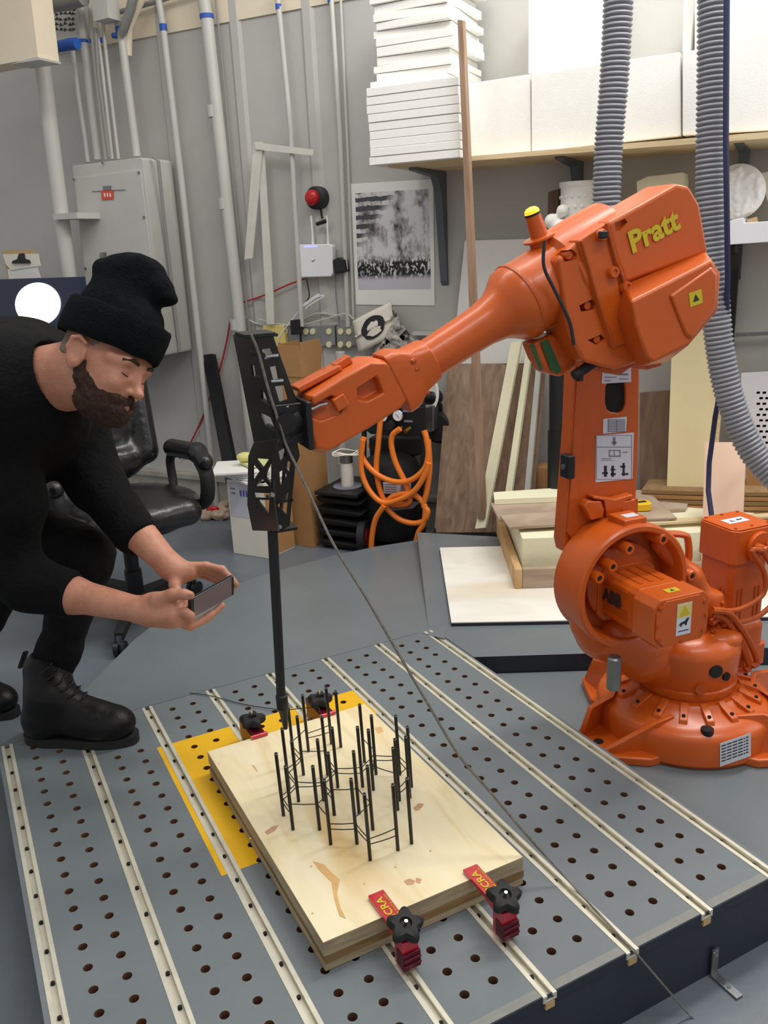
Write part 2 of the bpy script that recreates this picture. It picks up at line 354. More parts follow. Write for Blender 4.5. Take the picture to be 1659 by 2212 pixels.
# main wall: a sheet with shallow vertical ribs
mb=MB(); c=WS(-1.5,1.6,WD+.06); mb.box(WS(1.7,1.35,WD+.06),dW*5.2,nW*.06,V(0,0,1.55)); mb.build('wall_back','wall',kind='structure')
for i,s in enumerate([3.30,2.86,2.44,2.06]):
    mb=MB(); pr=[(0,0),(.018,.012),(.055,.012),(.073,0)]
    mb.loft([[WS(s+a,zz,WD-b+.001) for a,b in pr] for zz in (-.05,2.9)]); mb.build('trim_%d'%(i+1),'wall',kind='structure')
mb=MB(); z1=w(270,89).z; 
a,b=w(150,112,WD-.003),w(880,-16,WD-.003); zc=(w(270,89).z+w(560,37).z)/2
mb.box(WS(3.4,zc+.45,WD-.004),dW*1.35,nW*.005,V(0,0,.45)); mb.box(WS(.6,zc+.45,WD-.004),dW*1.45,nW*.005,V(0,0,.45)); mb.build('trim_5','cream',kind='structure')
mb=MB(); zt=w(440,1028,3.6).z
mb.box(WS(1.7,(FZ+zt)/2,WD-.02),dW*5.2,nW*.03,V(0,0,(zt-FZ)/2)); mb.box(WS(1.7,zt-.01,WD-.03),dW*5.2,nW*.035,V(0,0,.012)); mb.build('baseboard_back','concrete',kind='structure')
mb=MB(); mb.box(V(0,3,FZ-.05),V(7,0,0),V(0,5,0),V(0,0,.05)); mb.build('floor','floor',kind='structure')
# left wall far off-frame side is open workshop space; nothing of it shows
# ---- perforated slot-track deck: real holes on a 53.5 mm grid
U0,U1,V0,V1=.873,2.168,-.027,1.262; PU=.0535; tracks=[i*.1778-.004 for i in range(8)]
HOLES=[]; rows=[]
for i in range(7): rows+= [tracks[i]+.0585,tracks[i]+.1148]
root=empty('perforated_deck',uv((U0+U1)/2,(V0+V1)/2,FZ),'low grey deck full of round holes with eight slot tracks running across it','deck')
def deckpiece(v0,v1):
    """one strip between two tracks, two rows of holes"""
    mb=MB(); mb2=MB(); r=.0086; n=12
    rw=[x for x in rows if v0<x<v1]
    if not rw:
        mb.cm=0; mb.box(uv((U0+U1)/2,(v0+v1)/2,-.012),dT*((U1-U0)/2),dP*((v1-v0)/2),V(0,0,.012)); return mb
    us=[.94+k*PU for k in range(23)]
    ue=[U0]+[(us[i]+us[i+1])/2 for i in range(22)]+[U1]; vm=(rw[0]+rw[1])/2
    for k in range(23):
        for j,vc in enumerate(rw):
            a0,a1=ue[k],ue[k+1]; b0,b1=((v0,vm) if j==0 else (vm,v1)); uc=us[k]
            ring=[];outer=[]
            for q in range(n):
                t=2*PI*(q+.5)/n; cx,cy=math.cos(t),math.sin(t); ring.append((uc+r*cx,vc+r*cy))
                sc_=min(((a1-uc)/cx if cx>0 else (a0-uc)/cx),((b1-vc)/cy if cy>0 else (b0-vc)/cy)); outer.append((uc+cx*sc_,vc+cy*sc_))
            isy=lambda u,v: (u>1.416 and u<1.95 and v>.326 and v<.874)
            yel=isy(uc,vc)
            # corners so that the outer loop follows the rectangle
            pts=[];cor=[(a1,b1),(a0,b1),(a0,b0),(a1,b0)]; ci=[math.atan2(y-vc,x-uc)%(2*PI) for x,y in cor]
            seq=[(math.atan2(o_[1]-vc,o_[0]-uc)%(2*PI),0,o_,i_) for i_,o_ in enumerate(outer)]
            base=len(mb.v); 
            T=[uv(*o_,0) for o_ in outer]; R_=[uv(*o_,0) for o_ in ring]; Bt=[uv(*o_,-.02) for o_ in ring]; Cc=[uv(*o_,0) for o_ in cor]
            mb.v+=[tuple(p) for p in T+R_+Bt+Cc]
            for q in range(n):
                q2=(q+1)%n; mid=[]
                t0=(2*PI*(q+.5)/n)%(2*PI); t1=t0+2*PI/n
                for cI,ct in enumerate(ci):
                    if t0<ct<t1 or t0<ct+2*PI<t1: mid=[base+3*n+cI]
                mb.f.append(tuple([base+q]+mid+[base+q2,base+n+q2,base+n+q])); mb.mi.append(0)
                mb.f.append((base+n+q,base+n+q2,base+2*n+q2,base+2*n+q)); mb.mi.append(2)
            mb.f.append(tuple(base+2*n+q for q in range(n))); mb.mi.append(3)
    return mb
TW=.0135; M['edgegrey']=mat('edge_strip_paint','80837F',.45,var=.08,vscale=20); M['groove']=mat('groove_metal','8E8878',.5,metal=.3,var=.15,vscale=30)
M['deckpaint']=M['plate']
# deck paint with the yellow painted rectangle as a real paint area
m=M['plate'].copy(); m.name='deck_paint_with_yellow_area'; nt=m.node_tree; p=nt.nodes['Principled BSDF']; src=p.inputs['Base Color'].links[0].from_socket
g=nt.nodes.new('ShaderNodeNewGeometry'); 
def lin(vec,off,lo,hi):
    d=nt.nodes.new('ShaderNodeVectorMath'); d.operation='DOT_PRODUCT'; nt.links.new(g.outputs['Position'],d.inputs[0]); d.inputs[1].default_value=vec
    a=nt.nodes.new('ShaderNodeMath'); a.operation='GREATER_THAN'; nt.links.new(d.outputs['Value'],a.inputs[0]); a.inputs[1].default_value=lo
    b=nt.nodes.new('ShaderNodeMath'); b.operation='LESS_THAN'; nt.links.new(d.outputs['Value'],b.inputs[0]); b.inputs[1].default_value=hi
    c=nt.nodes.new('ShaderNodeMath'); c.operation='MULTIPLY'; nt.links.new(a.outputs[0],c.inputs[0]); nt.links.new(b.outputs[0],c.inputs[1]); return c
c1=lin(tuple(dT),0,1.416,1.948); c2=lin(tuple(dP),0,.327,.873); c3=nt.nodes.new('ShaderNodeMath'); c3.operation='MULTIPLY'; nt.links.new(c1.outputs[0],c3.inputs[0]); nt.links.new(c2.outputs[0],c3.inputs[1])
c4=lin(tuple(dT),0,1.80,1.948); c5=lin(tuple(dP),0,.2,.815); c6=nt.nodes.new('ShaderNodeMath'); c6.operation='MAXIMUM'; nt.links.new(c4.outputs[0],c6.inputs[0]); nt.links.new(c5.outputs[0],c6.inputs[1]); c7=nt.nodes.new('ShaderNodeMath'); c7.operation='MULTIPLY'; nt.links.new(c3.outputs[0],c7.inputs[0]); nt.links.new(c6.outputs[0],c7.inputs[1]); c3=c7
mx=nt.nodes.new('ShaderNodeMix'); mx.data_type='RGBA'; nt.links.new(c3.outputs[0],mx.inputs['Factor']); nt.links.new(src,mx.inputs['A']); mx.inputs['B'].default_value=srgb('EBB71A'); nt.links.new(mx.outputs['Result'],p.inputs['Base Color'])
M['deckpaint']=m
edges=[V0]+[x for t in tracks for x in (t-TW,t+TW)]+[V1]
for i in range(0,len(edges),2):
    a,b=edges[i],edges[i+1]
    if b-a<.004: continue
    deckpiece(a,b).build('deck_panel',['deckpaint','deckpaint','hole','holedark'],root)
mb=MB(); mb.box(uv((U0+U1)/2,(V0+V1)/2,(FZ-.0215)/2),dT*((U1-U0)/2),dP*((V1-V0)/2),V(0,0,(-.0215-FZ)/2)); mb.build('deck_frame','navy',root)
mb=MB(); mb.box(uv(U0-.0005,(V0+V1)/2,-.0105),dT*.001,dP*((V1-V0)/2),V(0,0,.0100)); mb.build('edge_board','navy',root)
for i in range(7):
    mb=MB(); mb.box(uv(U0+.0085,(tracks[i]+tracks[i+1])/2,.0004),dT*.0085,dP*((tracks[i+1]-tracks[i])/2-.015),V(0,0,.0005)); mb.build('edge_strip','edgegrey',root)
pr=[(-TW,0),(-TW*.42,0),(-TW*.42,-.005),(-TW*.62,-.005),(-TW*.62,-.010),(TW*.62,-.010),(TW*.62,-.005),(TW*.42,-.005),(TW*.42,0),(TW,0),(TW,-.0135),(-TW,-.0135)]
sm=None
for i,t in enumerate(tracks):
    mb=MB(); mb.loft([[uv(u,t+a,b+.0012) for a,b in pr] for u in (U0-.004,U1-.003)]); tr=mb.build('slot_track','alum',root)
    mb=MB(); mb.box(uv((U0+U1)/2,t,-.0095),dT*((U1-U0)/2-.002),dP*(TW*.60),V(0,0,.0004)); mb.build('groove_floor','groove',tr)
    mb=MB(); mb.box(uv(U0-.001,t,-.020),dT*.004,dP*.009,V(0,0,.006)); mb.build('wood_plug','bwood',tr)
    k=0
    for j in range(16):
        u=.918+j*.0799
        P=uv(u,t,-.0088)
        if sm is None:
            q=MB(); q.cyl(P,P+V(0,0,.0045),.0038,n=8); sm=q.build('screw','holedark',tr); s0=wl(sm)-P
        else:
            c=sm.copy(); CO.objects.link(c); c.parent=tr; c.location=P+s0-wl(tr)
# wing behind the deck: rounded outline, sloping gently away
def wing(x,y,lift=0):
    # plane through far deck edge, dropping .045 over .8 m
    r=ray(x,y); n_=(dT*.055+V(0,0,1)); o=uv(U1,0,0); t=(o-CAM).dot(n_)/r.dot(n_); return CAM+r*t
far=[(190,1483),(235,1437),(290,1382),(350,1335),(420,1298),(500,1266),(560,1245),(640,1222),(720,1200),(810,1181),(905,1166)]
out=[uv(U1+.002,V0+.18,0)]+[wing(*q) for q in far]+[uv(2.9,1.70,-.04),uv(U1+.002,V1+.03,0)]
far0=uv(U1+.002,V0,0)
mb=MB(); top=[far0,wing(150,1515)]+[wing(*q) for q in far]+[wing(975,1160),wing(960,1380),uv(U1+.002,V1+.05,0)]
mb.hexa([V(p.x,p.y,FZ+.001) for p in top],top)
mb.build('rounded_side_platform','plate',label='low grey platform with a rounded edge behind the perforated deck',cat='platform')
# raised back platform on the right
A=Z(901,1150); B_=Z(926,1361); Cc=Z(1010,1416); R1=Z(1760,1396); R2=WS(-.9,0,3.55)
ub=B_.dot(dT)
top=[A,B_,uv(U1+.004,V1+.004),uv(1.93,V1+.004),Cc+V(0,0,0),R1,R2]
top=[A,B_,uv(U1+.003,V1-.16),uv(U1+.003,V1+.003),uv(1.935,V1+.003),R1,R2]
mb=MB(); mb.hexa([V(p.x,p.y,FZ+.001) for p in top],top); mb.cm=0
o=mb.build('back_platform',['plate','navy'],label='raised grey platform behind the robot with a white board on it',cat='platform')
for pl in o.data.polygons:
    if abs(pl.normal.z)<.5 and (pl.center+wl(o)).y<2.6 and (pl.center+wl(o)).x>.3: pl.material_index=1  # front face in shadow, its darkness put into the colour
# robot plate
top=[uv(U0,V1+.003,-.055),uv(1.932,V1+.003,-.055),V(R1.x-.002,R1.y-.004,-.055),uv(1.2,2.7,-.055),uv(U0,2.4,-.055)]
top[2]=V(*(R1+(R1-uv(1.935,V1+.003))*.2)); top[2].z=-.055
d_=(R1-uv(1.935,V1+.003)).normalized(); nn=V(d_.y,-d_.x,0); top=[top[0]]+[uv(1.935,V1+.003,-.055)+nn*.003,V(R1.x,R1.y,-.055)+nn*.003]+top[3:]
mb=MB(); mb.hexa([V(p.x,p.y,FZ+.001) for p in top],top); mb.build('robot_platform','plate',label='low grey platform the orange robot stands on, beside the perforated deck',cat='platform')
# dark skirt board along the near edge of the robot platform + angle bracket on it
g0=fl(1519,2088); g=empty('angle_bracket',g0,'small zinc angle bracket at the foot of the dark deck edge, bottom right','bracket')
mb=MB(); e=uv(U0-.008,0,0); vv=g0.dot(dP)
mb.box(uv(U0-.006,vv,FZ+.032),dT*.0015,dP*.008,V(0,0,.03)); mb.box(uv(U0-.036,vv,FZ+.003),dT*.03,dP*.008,V(0,0,.002)); mb.build('plate','steeld',g)
for a in (.012,.022,.05,.06):
    q=MB(); 
    if a<.03: P=uv(U0-a-.02,vv,FZ+.005); q.cyl(P,P+V(0,0,.002),.0035,n=8)
    else: P=uv(U0-.0075,vv,FZ+a); q.cyl(P,P-dT*.002,.0035,n=8)
    q.build('screw','steel',g)
# skirt continues to the right of the deck
mb=MB(); mb.box(uv(U0-.001,V1+.55,(FZ-.057)/2-.0),dT*.004,dP*.55,V(0,0,(-.057-FZ)/2)); mb.build('dark_skirt_board','navy',label='dark board closing the front of the robot platform at the right edge',cat='board')
# ================================================================ PLYWOOD BLOCK, PEGS, THREADS, CLAMPS
PU0,PU1,PV0,PV1=1.0965,1.766,.409,.822; PZ=.062
pb=empty('plywood_block',uv((PU0+PU1)/2,(PV0+PV1)/2,0),'thick pale plywood block clamped to the deck, carrying the black pegs','plywood block')
lay=[(.0005,.0165,'ply_edge'),(.0165,.031,'ply_dark'),(.031,PZ,'ply_edge')]
for i,(a,b,mm) in enumerate(lay):
    j=[(0,0),(-.002,.0015),(0,0)][i]
    mb=MB(); mb.box(uv((PU0+PU1)/2+j[0],(PV0+PV1)/2+j[1],(a+b)/2),dT*((PU1-PU0)/2-(.001 if i==1 else 0)),dP*((PV1-PV0)/2),V(0,0,(b-a)/2-.0002))
    mb.build('ply_layer',[mm,'pine_top'],pb,bevel=.0008,seg=1,label=['lower plywood layer','dark brown middle plywood layer','thick upper plywood layer'][i])
o=[c for c in pb.children][-1]
for pl in o.data.polygons:
    if pl.normal.z>.9: pl.material_index=1
# stains and knots: flush marks in the veneer
def fleck(name,pts,m): MB().prism([Z(x,y,PZ+.0002) for x,y in pts],V(0,0,.0003)).build(name,m,pb)
M['stain']=mat('veneer_stain','D9AE70',.55,var=.1,vscale=30); M['knot']=mat('veneer_knot','C79A78',.55,var=.12,vscale=60)
fleck('stain',[(676,1860),(700,1868),(722,1890),(734,1900),(728,1930),(735,1960),(748,1985),(733,1978),(722,1940),(716,1905),(690,1880)],'stain')
fleck('knot',[(872,1903),(885,1898),(897,1903),(893,1910),(880,1912)],'knot'); fleck('knot',[(898,1896),(910,1899),(908,1908),(899,1906)],'knot')
fleck('knot',[(572,1797),(590,1784),(601,1783),(594,1794),(578,1803)],'knot')
fleck('knot',[(893,1745),(905,1735),(916,1737),(908,1748),(898,1752)],'knot')
fleck('stain',[(544,1652),(550,1655),(558,1668),(552,1664)],'stain'); fleck('stain',[(810,1572),(824,1570),(828,1580),(816,1584)],'stain')
for x,y in [(675,1973),(541,1811),(672,1871),(862,1838),(700,1620),(845,1700),(930,1838),(472,1650),(787,1909),(854,1873)]:
    mb=MB(); P=Z(x,y,PZ+.0002); mb.cyl(P,P+V(0,0,.0003),.0022,n=7); mb.build('nail_mark','stain',pb)
base=[(1.449,.476),(1.531,.521),(1.397,.476),None,(1.477,.521),(1.56,.567),(1.64,.613),(1.452,.568),(1.369,.522),(1.532,.613),None,(1.396,.567),(1.317,.523),None,(1.478,.613),(1.292,.568),(1.374,.613),(1.452,.660),(1.533,.705),(1.237,.569),None,(1.478,.706),(1.314,.614),(1.449,.750),(1.369,.705),None,None,(1.397,.750),None,(1.238,.660)]
tops={3:(318,310),10:(695,120),13:(790,150),20:(1118,535),25:(1365,715),26:(1365,1080),28:(1490,605)}
for i,t in tops.items():
    P=Z(560+t[0]*.217-3,1460+t[1]*.217,PZ+.147); base[i]=(P.dot(dT),P.dot(dP))
PH=.147; proto=None; pegs=[]
def ordn(i): return i
COL=['first','second','third','fourth','fifth','sixth','seventh']; ORD=['nearest','second nearest','third nearest','fourth nearest','fifth nearest','sixth nearest']
colof=[min(6,max(0,round((v-.476)/.0457))) for u,v in base]
for i,(u,v) in enumerate(base):
    P=uv(u,v,PZ+.0004); pegs.append(P)
    k_=sorted([base[j][0] for j in range(len(base)) if colof[j]==colof[i]]).index(u)
    lab='black tube peg, %s to the viewer in the %s lengthwise row from left'%(ORD[k_],COL[colof[i]])
    if proto is None:
        r=empty('black_peg',P,lab,'peg','black pegs on the plywood block'); lean=V(-.004,0,0)
        mb=MB(); mb.loft([[P+V(rr*math.cos(2*PI*k/12),rr*math.sin(2*PI*k/12),z)+lean*(z/PH) for k in range(12)] for z,rr in [(0,.0036),(PH,.0036),(PH,.0022),(PH-.012,.0022)]]); mb.build('tube','gloss',r,smooth=True)
        mb=MB(); mb.loft([[P+V(rr*math.cos(2*PI*k/12),rr*math.sin(2*PI*k/12),z)+lean for k in range(12)] for z,rr in [(PH-.0015,.0038),(PH+.0005,.0038),(PH+.0005,.0024),(PH-.0015,.0024)]],cap=False,closed=True); mb.build('rim','steeld',r,smooth=True)
        proto=r
    else: copytree(proto,P,lab)
# wound threads between neighbouring pegs
th=empty('wound_thread',uv(1.44,.61,PZ),'black thread wound in open hexagons from peg to peg above the plywood','thread')
pairs=[]
for i in range(len(pegs)):
    for j in range(i+1,len(pegs)):
        d=(pegs[i]-pegs[j]).length
        if .035<d<.075: pairs.append((i,j))
random.seed(3)
for i,j in pairs:
    hs=(.035,.047) if random.random()<.75 else (.060,)
    for hh in hs:
        h2=hh+random.uniform(-.004,.004); a=pegs[i]+V(-.0010,0,hh); b=pegs[j]+V(-.0010,0,h2)
        MB().tube([a,(a+b)/2-V(0,0,.0012),b],.0011,n=5).build('thread_span','thread',th)
a=Z(410,1497,.002); L=[Z(410,1497,.003),Z(455,1503,.004),Z(520,1520,.004),Z(580,1530,.006),Z(620,1533,.012),Z(682,1528,.085)]
e=pegs[6]+V(0,0,.05); MB().tube(spline(L+[Z(692,1540,.10)],5),.0012,n=5).build('loose_thread','thread',label='thin dark thread lying on the deck and rising to the far clamp',cat='thread')
# clamps
def clamp(label,tipu,v,sgn,near,txt):
    """tipu: u of the pad end on the block; sgn: -1 body towards the viewer"""
    r=empty('hold_down_clamp',uv(tipu+sgn*.10,v,0),label,'clamp','red clamps holding the plywood block'); zt=PZ+.002; Lg=.126 if near else .112
    c=uv(tipu,v,zt); e=dT*sgn; a=dP*.0155
    # arm: flat bar stepping down to the heel
    prof=[(0,0),(0,.006),(Lg-.02,.006),(Lg,.002),(Lg,-.048),(Lg-.012,-.058),(Lg-.03,-.058),(Lg-.03,-.012),(.07,-.004)]
    mb=MB(); mb.hexa([c+e*x+V(0,0,z)-a for x,z in prof],[c+e*x+V(0,0,z)+a for x,z in prof]); mb.build('arm','red' if near else 'redk',r,bevel=.001)
    if near:
        mb=MB(); mb.box(c+e*(Lg-.008)+V(0,0,-.036),e*.012,dP*.017,V(0,0,.0165)); 
        for q in(-.03,-.042): mb.box(c+e*(Lg+.005)+V(0,0,q),e*.002,dP*.017,V(0,0,.002))
        mb.build('heel_block','redk',r,bevel=.001)
    else:
        mb=MB(); mb.cyl(c-dP*.02+e*.004+V(0,0,.003),c+dP*.02+e*.004+V(0,0,.003),.005,n=12); mb.build('pad_roller','red',r,smooth=True)
        mb=MB(); mb.box(c+e*.05+V(0,0,-.018),e*.038,dP*.018,V(0,0,.02)); mb.build('heel_block','redk',r,bevel=.002)
    k=c+e*(.104 if near else .05); kz=(V(0,0,1)+(e*.30 if near else e*0)).normalized(); kx=(dP*1.0); ky=kz.cross(kx).normalized()
    mb=MB(); mb.cyl(k-kz*.03,k+kz*(.036 if near else .05),.003,n=10); mb.build('bolt','steel',r,smooth=True)
    # star knob with five lobes
    loops=[]; N=50; R=.033
    for z,s in [(.012,.55),(.012,.9),(.016,1),(.026,1),(.031,.86),(.031,.33),(.025,.28)]:
        loops.append([k+kx*(math.cos(t)*q)+ky*(math.sin(t)*q)+kz*z for t,q in [(2*PI*i/N,R*(s if s<.6 else s*(.83+.17*math.cos(5*2*PI*i/N+.6)))) for i in range(N)]])
    mb=MB(); mb.loft(loops); mb.cyl(k+kz*.006,k+kz*.013,.013,n=20); mb.build('star_knob','rubber',r,smooth=50)
    if txt:
        # lettering reads along the arm
        text('lettering','INCRA',c+e*.085+dP*.0040+V(0,0,.0062),-e,(V(0,0,1).cross(-e)),.0200,'yellows',r,depth=.0005,bold=.02,fit=.070,label='pale yellow lettering')
        text('web_address','www.incra.com',c+e*.085+dP*.0125+V(0,0,.0062),-e,V(0,0,1).cross(-e),.0085,'yellows',r,depth=.0005,fit=.072,label='small pale yellow lettering')
    return r
clamp('red clamp with black star knob, left on the near edge, lettering readable',1.148,.535,-1,True,True)
clamp('red clamp with black star knob, right on the near edge, bar shining',1.118,.716,-1,True,True)
clamp('small red clamp at the far block edge, left one beside the rod tip',1.755,.536,1,False,False)
clamp('small red clamp at the far block edge, right one behind the pegs',1.757,.717,1,False,False)
# ================================================================ ROBOT
RB=V(.76,1.98,-.055); hv=V(-.93091687,-.36523113,0); bv=V(.36523113,-.93091687,0); zv=V(0,0,1)
def L(x,y,z): return RB+hv*x+bv*y+zv*z
def RP(px,py,y): r=ray(px,py); return CAM+r*(((RB+bv*y-CAM).dot(bv))/r.dot(bv))       # photo outline carried onto the robot's side plane y
def RPs(pts,y): return [RP(a,b,y) for a,b in pts]
def circ(cx,cz,r,y,n=40,a0=0,a1=2*PI): return [L(cx+r*math.cos(a0+(a1-a0)*k/n),y,cz+r*math.sin(a0+(a1-a0)*k/n)) for k in range(n)]
rob=empty('industrial_robot',RB,'large orange six-axis industrial robot arm reaching left over the deck from its round base','robot')
def bolts(pts,ax,name='bolt',par=rob,m='orangedk',r=.006,h=.006):
    for p in pts:
        MB().cyl(p-ax*.002,p+ax*h,r,n=10).build(name,m,par,smooth=True)
# --- base
mb=MB()
N=72; 
def basepro(t,rd):   # drum with four bays for the feet
    return rd
prof=[(0,.213),(.012,.222),(.075,.222),(.088,.214),(.100,.190),(.112,.150),(.125,.135)]
mb.lathe(L(0,0,0),zv,prof,n=N)
mb.build('base_casting','orange',rob,smooth=35)
FA=[2,124,186,283]
for a in FA:
    t=math.radians(a); e=hv*math.cos(t)+bv*math.sin(t); f=zv.cross(e); o=L(0,0,0)
    mb=MB()
    lo=[(.14,-.125),(.21,-.12),(.292,-.062),(.308,-.045),(.308,.045),(.292,.062),(.21,.12),(.14,.125)]
    mb.hexa([o+e*x+f*y for x,y in lo],[o+e*x+f*y+zv*.024 for x,y in lo])
    mb.build('foot','orange',rob,bevel=.006)
    for s in(-1,1):
        q=MB(); side=[(.135,.02,.115),(.19,.02,.103),(.30,.02,.026),(.30,.0,.024),(.135,.0,.0)]
        pf=[(.13,.02),(.13,.112),(.185,.106),(.295,.03),(.295,.02)] if (a==2 and s>0) else [(.13,.02),(.13,.112),(.20,.110),(.268,.098),(.296,.026),(.296,.02)]
        pts=[o+e*x+f*(s*(.107 if x<.2 else .052))+zv*z for x,z in pf]
        q.prism(pts,f*(-s*.016)); q.build('foot_web','orange',rob,bevel=.004)
    MB().cyl(o+e*.272+zv*.024,o+e*.272+zv*.0255,.012,n=14).build('foot_hole','holedark',rob)
for k in range(18):        # radial ribs around the turret
    t=2*PI*(k+.4)/18; e=hv*math.cos(t)+bv*math.sin(t); f=zv.cross(e)
    pts=[L(0,0,0)+e*r+zv*z for r,z in [(.128,.10),(.128,.132),(.182,.112),(.186,.098)]]
    MB().prism([p-f*.010 for p in pts],f*.020).build('base_rib','orange',rob,bevel=.003)
    MB().cyl(L(0,0,0)+e*.170+zv*.1135,L(0,0,0)+e*.170+zv*.1195,.0045,n=10).build('rib_bolt','holedark',rob)
for a,rr in ((64,.198),):
    t=math.radians(a); e=hv*math.cos(t)+bv*math.sin(t); MB().cyl(L(0,0,0)+e*rr+zv*.085,L(0,0,0)+e*rr+zv*.103,.015,n=16).build('plug','black',rob,smooth=True)
# sticker on the drum
cx=RP(1590,1615,.2); 
def drum(px,py): # ray to cylinder r=.2235
    r=ray(px,py); lo,hi=1.2,2.6
    o=V(RB.x,RB.y,0)
    for _ in range(60):
        mid=(lo+hi)/2; P=CAM+r*mid
        if ((P-RB).to_2d()).length>.2235: lo=mid
        else: hi=mid
        if ((CAM+r*lo-RB).to_2d()).length<=.2235: break
    return CAM+r*lo
def drumhit(px,py,R=.2235):
    r=ray(px,py); d=V(r.x,r.y); q=V(CAM.x-RB.x,CAM.y-RB.y); A=d.dot(d); B2=2*q.dot(d); C2=q.dot(q)-R*R; t=(-B2-math.sqrt(max(0,B2*B2-4*A*C2)))/(2*A); return CAM+r*t
mb=MB(); g=[[drumhit(1555+(1622-1555)*i/6,(1606+(1583-1606)*i/6)+(50)*j) for j in(0,1)] for i in range(7)]
for i in range(6): mb.add([g[i][0],g[i+1][0],g[i+1][1],g[i][1]],[(0,1,2,3)])
st=mb.build('base_sticker','label',rob,label='white sticker with rows of small print'); s=st.modifiers.new('s','SOLIDIFY'); s.thickness=.0008
for k in range(6):
    mb=MB(); y=.12+.13*k
    for i in range(5):
        a,b=.05+i*.18,.05+(i+1)*.18-.03
        p=lambda f_,h_: drumhit(1555+67*f_,1606-23*f_+50*h_,.2243)
        mb.add([p(a,y),p(b,y),p(b,y+.05),p(a,y+.05)],[(0,1,2,3)])
    mb.build('print_row','ink',st).modifiers.new('s','SOLIDIFY').thickness=.0003
# --- turret
mb=MB(); mb.lathe(L(0,0,0),zv,[(.112,.112),(.128,.118),(.135,.122),(.15,.122),(.153,.118),(.16,.122),(.235,.127),(.250,.124),(.272,.105),(.282,.07)],n=48); mb.build('turret','orange',rob,smooth=35)
# turret shoulder leaning forward under the axis-two housing
v,f=soft([bx(L(.10,-.015,.235),(.09,.07,.05),(hv,bv,zv),.03,rd=.03),ell(L(-.045,.055,.262),(.06,.055,.03),(hv,bv,zv),.02),cap(L(.08,.0,.18),L(.2,-.02,.29),.06,.055,.04),bx(L(-.14,-.05,.22),(.09,.08,.045),(hv,bv,zv),.03,rd=.025)],.006)
softobj('shoulder_casting',[(v,f)],'orange',rob,smoothit=2)
t0=L(.0,.14,.215)
for (px,py,r,mm) in [(1546,1450,.017,'black'),(1568,1461,.011,'holedark'),(1514,1488,.014,'orangedk')]:
    P=drumhit(px,py,.1255); n_=V(P.x-RB.x,P.y-RB.y,0).normalized(); MB().cyl(P-n_*.008,P+n_*.004,r,n=18).build('plug',mm,rob,smooth=True)
MB().lathe(RP(1325,1487,.1),zv,[(0,.014),(.001,.0165),(.078,.0165),(.082,.013)],n=20).build('stop_pin','steeld',rob,smooth=True)
# --- axis two housing: open ring
AX,AZ=.207,.435
def ringpts(r,y,n=60): return circ(AX,AZ,r,y,n)
mb=MB(); mb.loft([ringpts(.140,-.078),ringpts(.152,-.07),ringpts(.157,.02),ringpts(.156,.036),ringpts(.151,.041),ringpts(.141,.041),ringpts(.136,.036),ringpts(.128,-.03)],cap=False,closed=True); mb.build('shoulder_ring','orange',rob,smooth=40)
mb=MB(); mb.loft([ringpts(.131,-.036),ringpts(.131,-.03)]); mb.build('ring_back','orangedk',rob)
mb=MB(); mb.lathe(L(AX,-.03,AZ),bv,[(0,.10),(.02,.098),(.024,.09),(.024,.06)],n=40); mb.build('gearbox_flange','orangedk',rob,smooth=40)
# lugs and bolt bosses in and around the ring
for a,rr,yy in [(95,.118,.03),(160,.112,.03),(128,.108,.015),(20,.152,.045),(55,.16,.045),(-20,.15,.045)]:
    t=math.radians(a); P=L(AX+rr*math.cos(PI-t) if False else AX+rr*math.cos(t),yy,AZ+rr*math.sin(t))
for (px,py) in [(1361,1187),(1325,1225),(1296,1250),(1434,1166),(1496,1245)]:
    P=RP(px,py,.045); MB().lathe(P-bv*.05,bv,[(0,.014),(.045,.014),(.05,.012),(.05,.007),(.046,.006)],n=18).build('bolt_boss','orange',rob,smooth=True)
    MB().cyl(P-bv*.006,P-bv*.0015,.006,n=6).build('hex_socket','holedark',rob)
# label pad on top of the ring
P=[RP(1318,1128,.0),RP(1340,1120,.0),RP(1372,1142,.0),RP(1352,1160,.0)]
mb=MB(); mb.box(L(AX-.005,-.005,AZ+.158),hv*.032,bv*.032,zv*.010); mb.build('label_pad','orange',rob,bevel=.004)
mb=MB(); mb.box(L(AX-.008,-.0,AZ+.1685),hv*.018,bv*.012,zv*.0006); mb.build('small_sticker','label',rob)
# neck from ring down to turret, outline carried from the photograph
neck=[(1222,1255),(1235,1310),(1262,1375),(1300,1415),(1350,1440),(1420,1450),(1470,1440),(1500,1380),(1500,1300),(1440,1260)]
v,f=soft([cap(L(.29,-.02,.34),L(.14,0,.22),.042,.062,.04),cap(L(.315,-.02,.41),L(.26,-.02,.30),.03,.042,.04),cap(L(.25,-.02,.30),L(.05,.0,.21),.055,.065,.03),cap(L(.10,-.02,.31),L(0,0,.21),.05,.07,.03),ell(L(AX,-.0,AZ),(.134,.12,.134),(hv,bv,zv),.008,-1)],.006)
softobj('neck_casting',[(v,f)],'orange',rob,smoothit=2)
# handle loop behind the ring
loop=RPs([(1415,1160),(1440,1153),(1478,1156),(1486,1168),(1487,1205),(1475,1216)],-.02)
MB().tube(spline(loop,6),.0085,n=10,sx=1.2).build('lifting_handle','orange',rob,smooth=True)
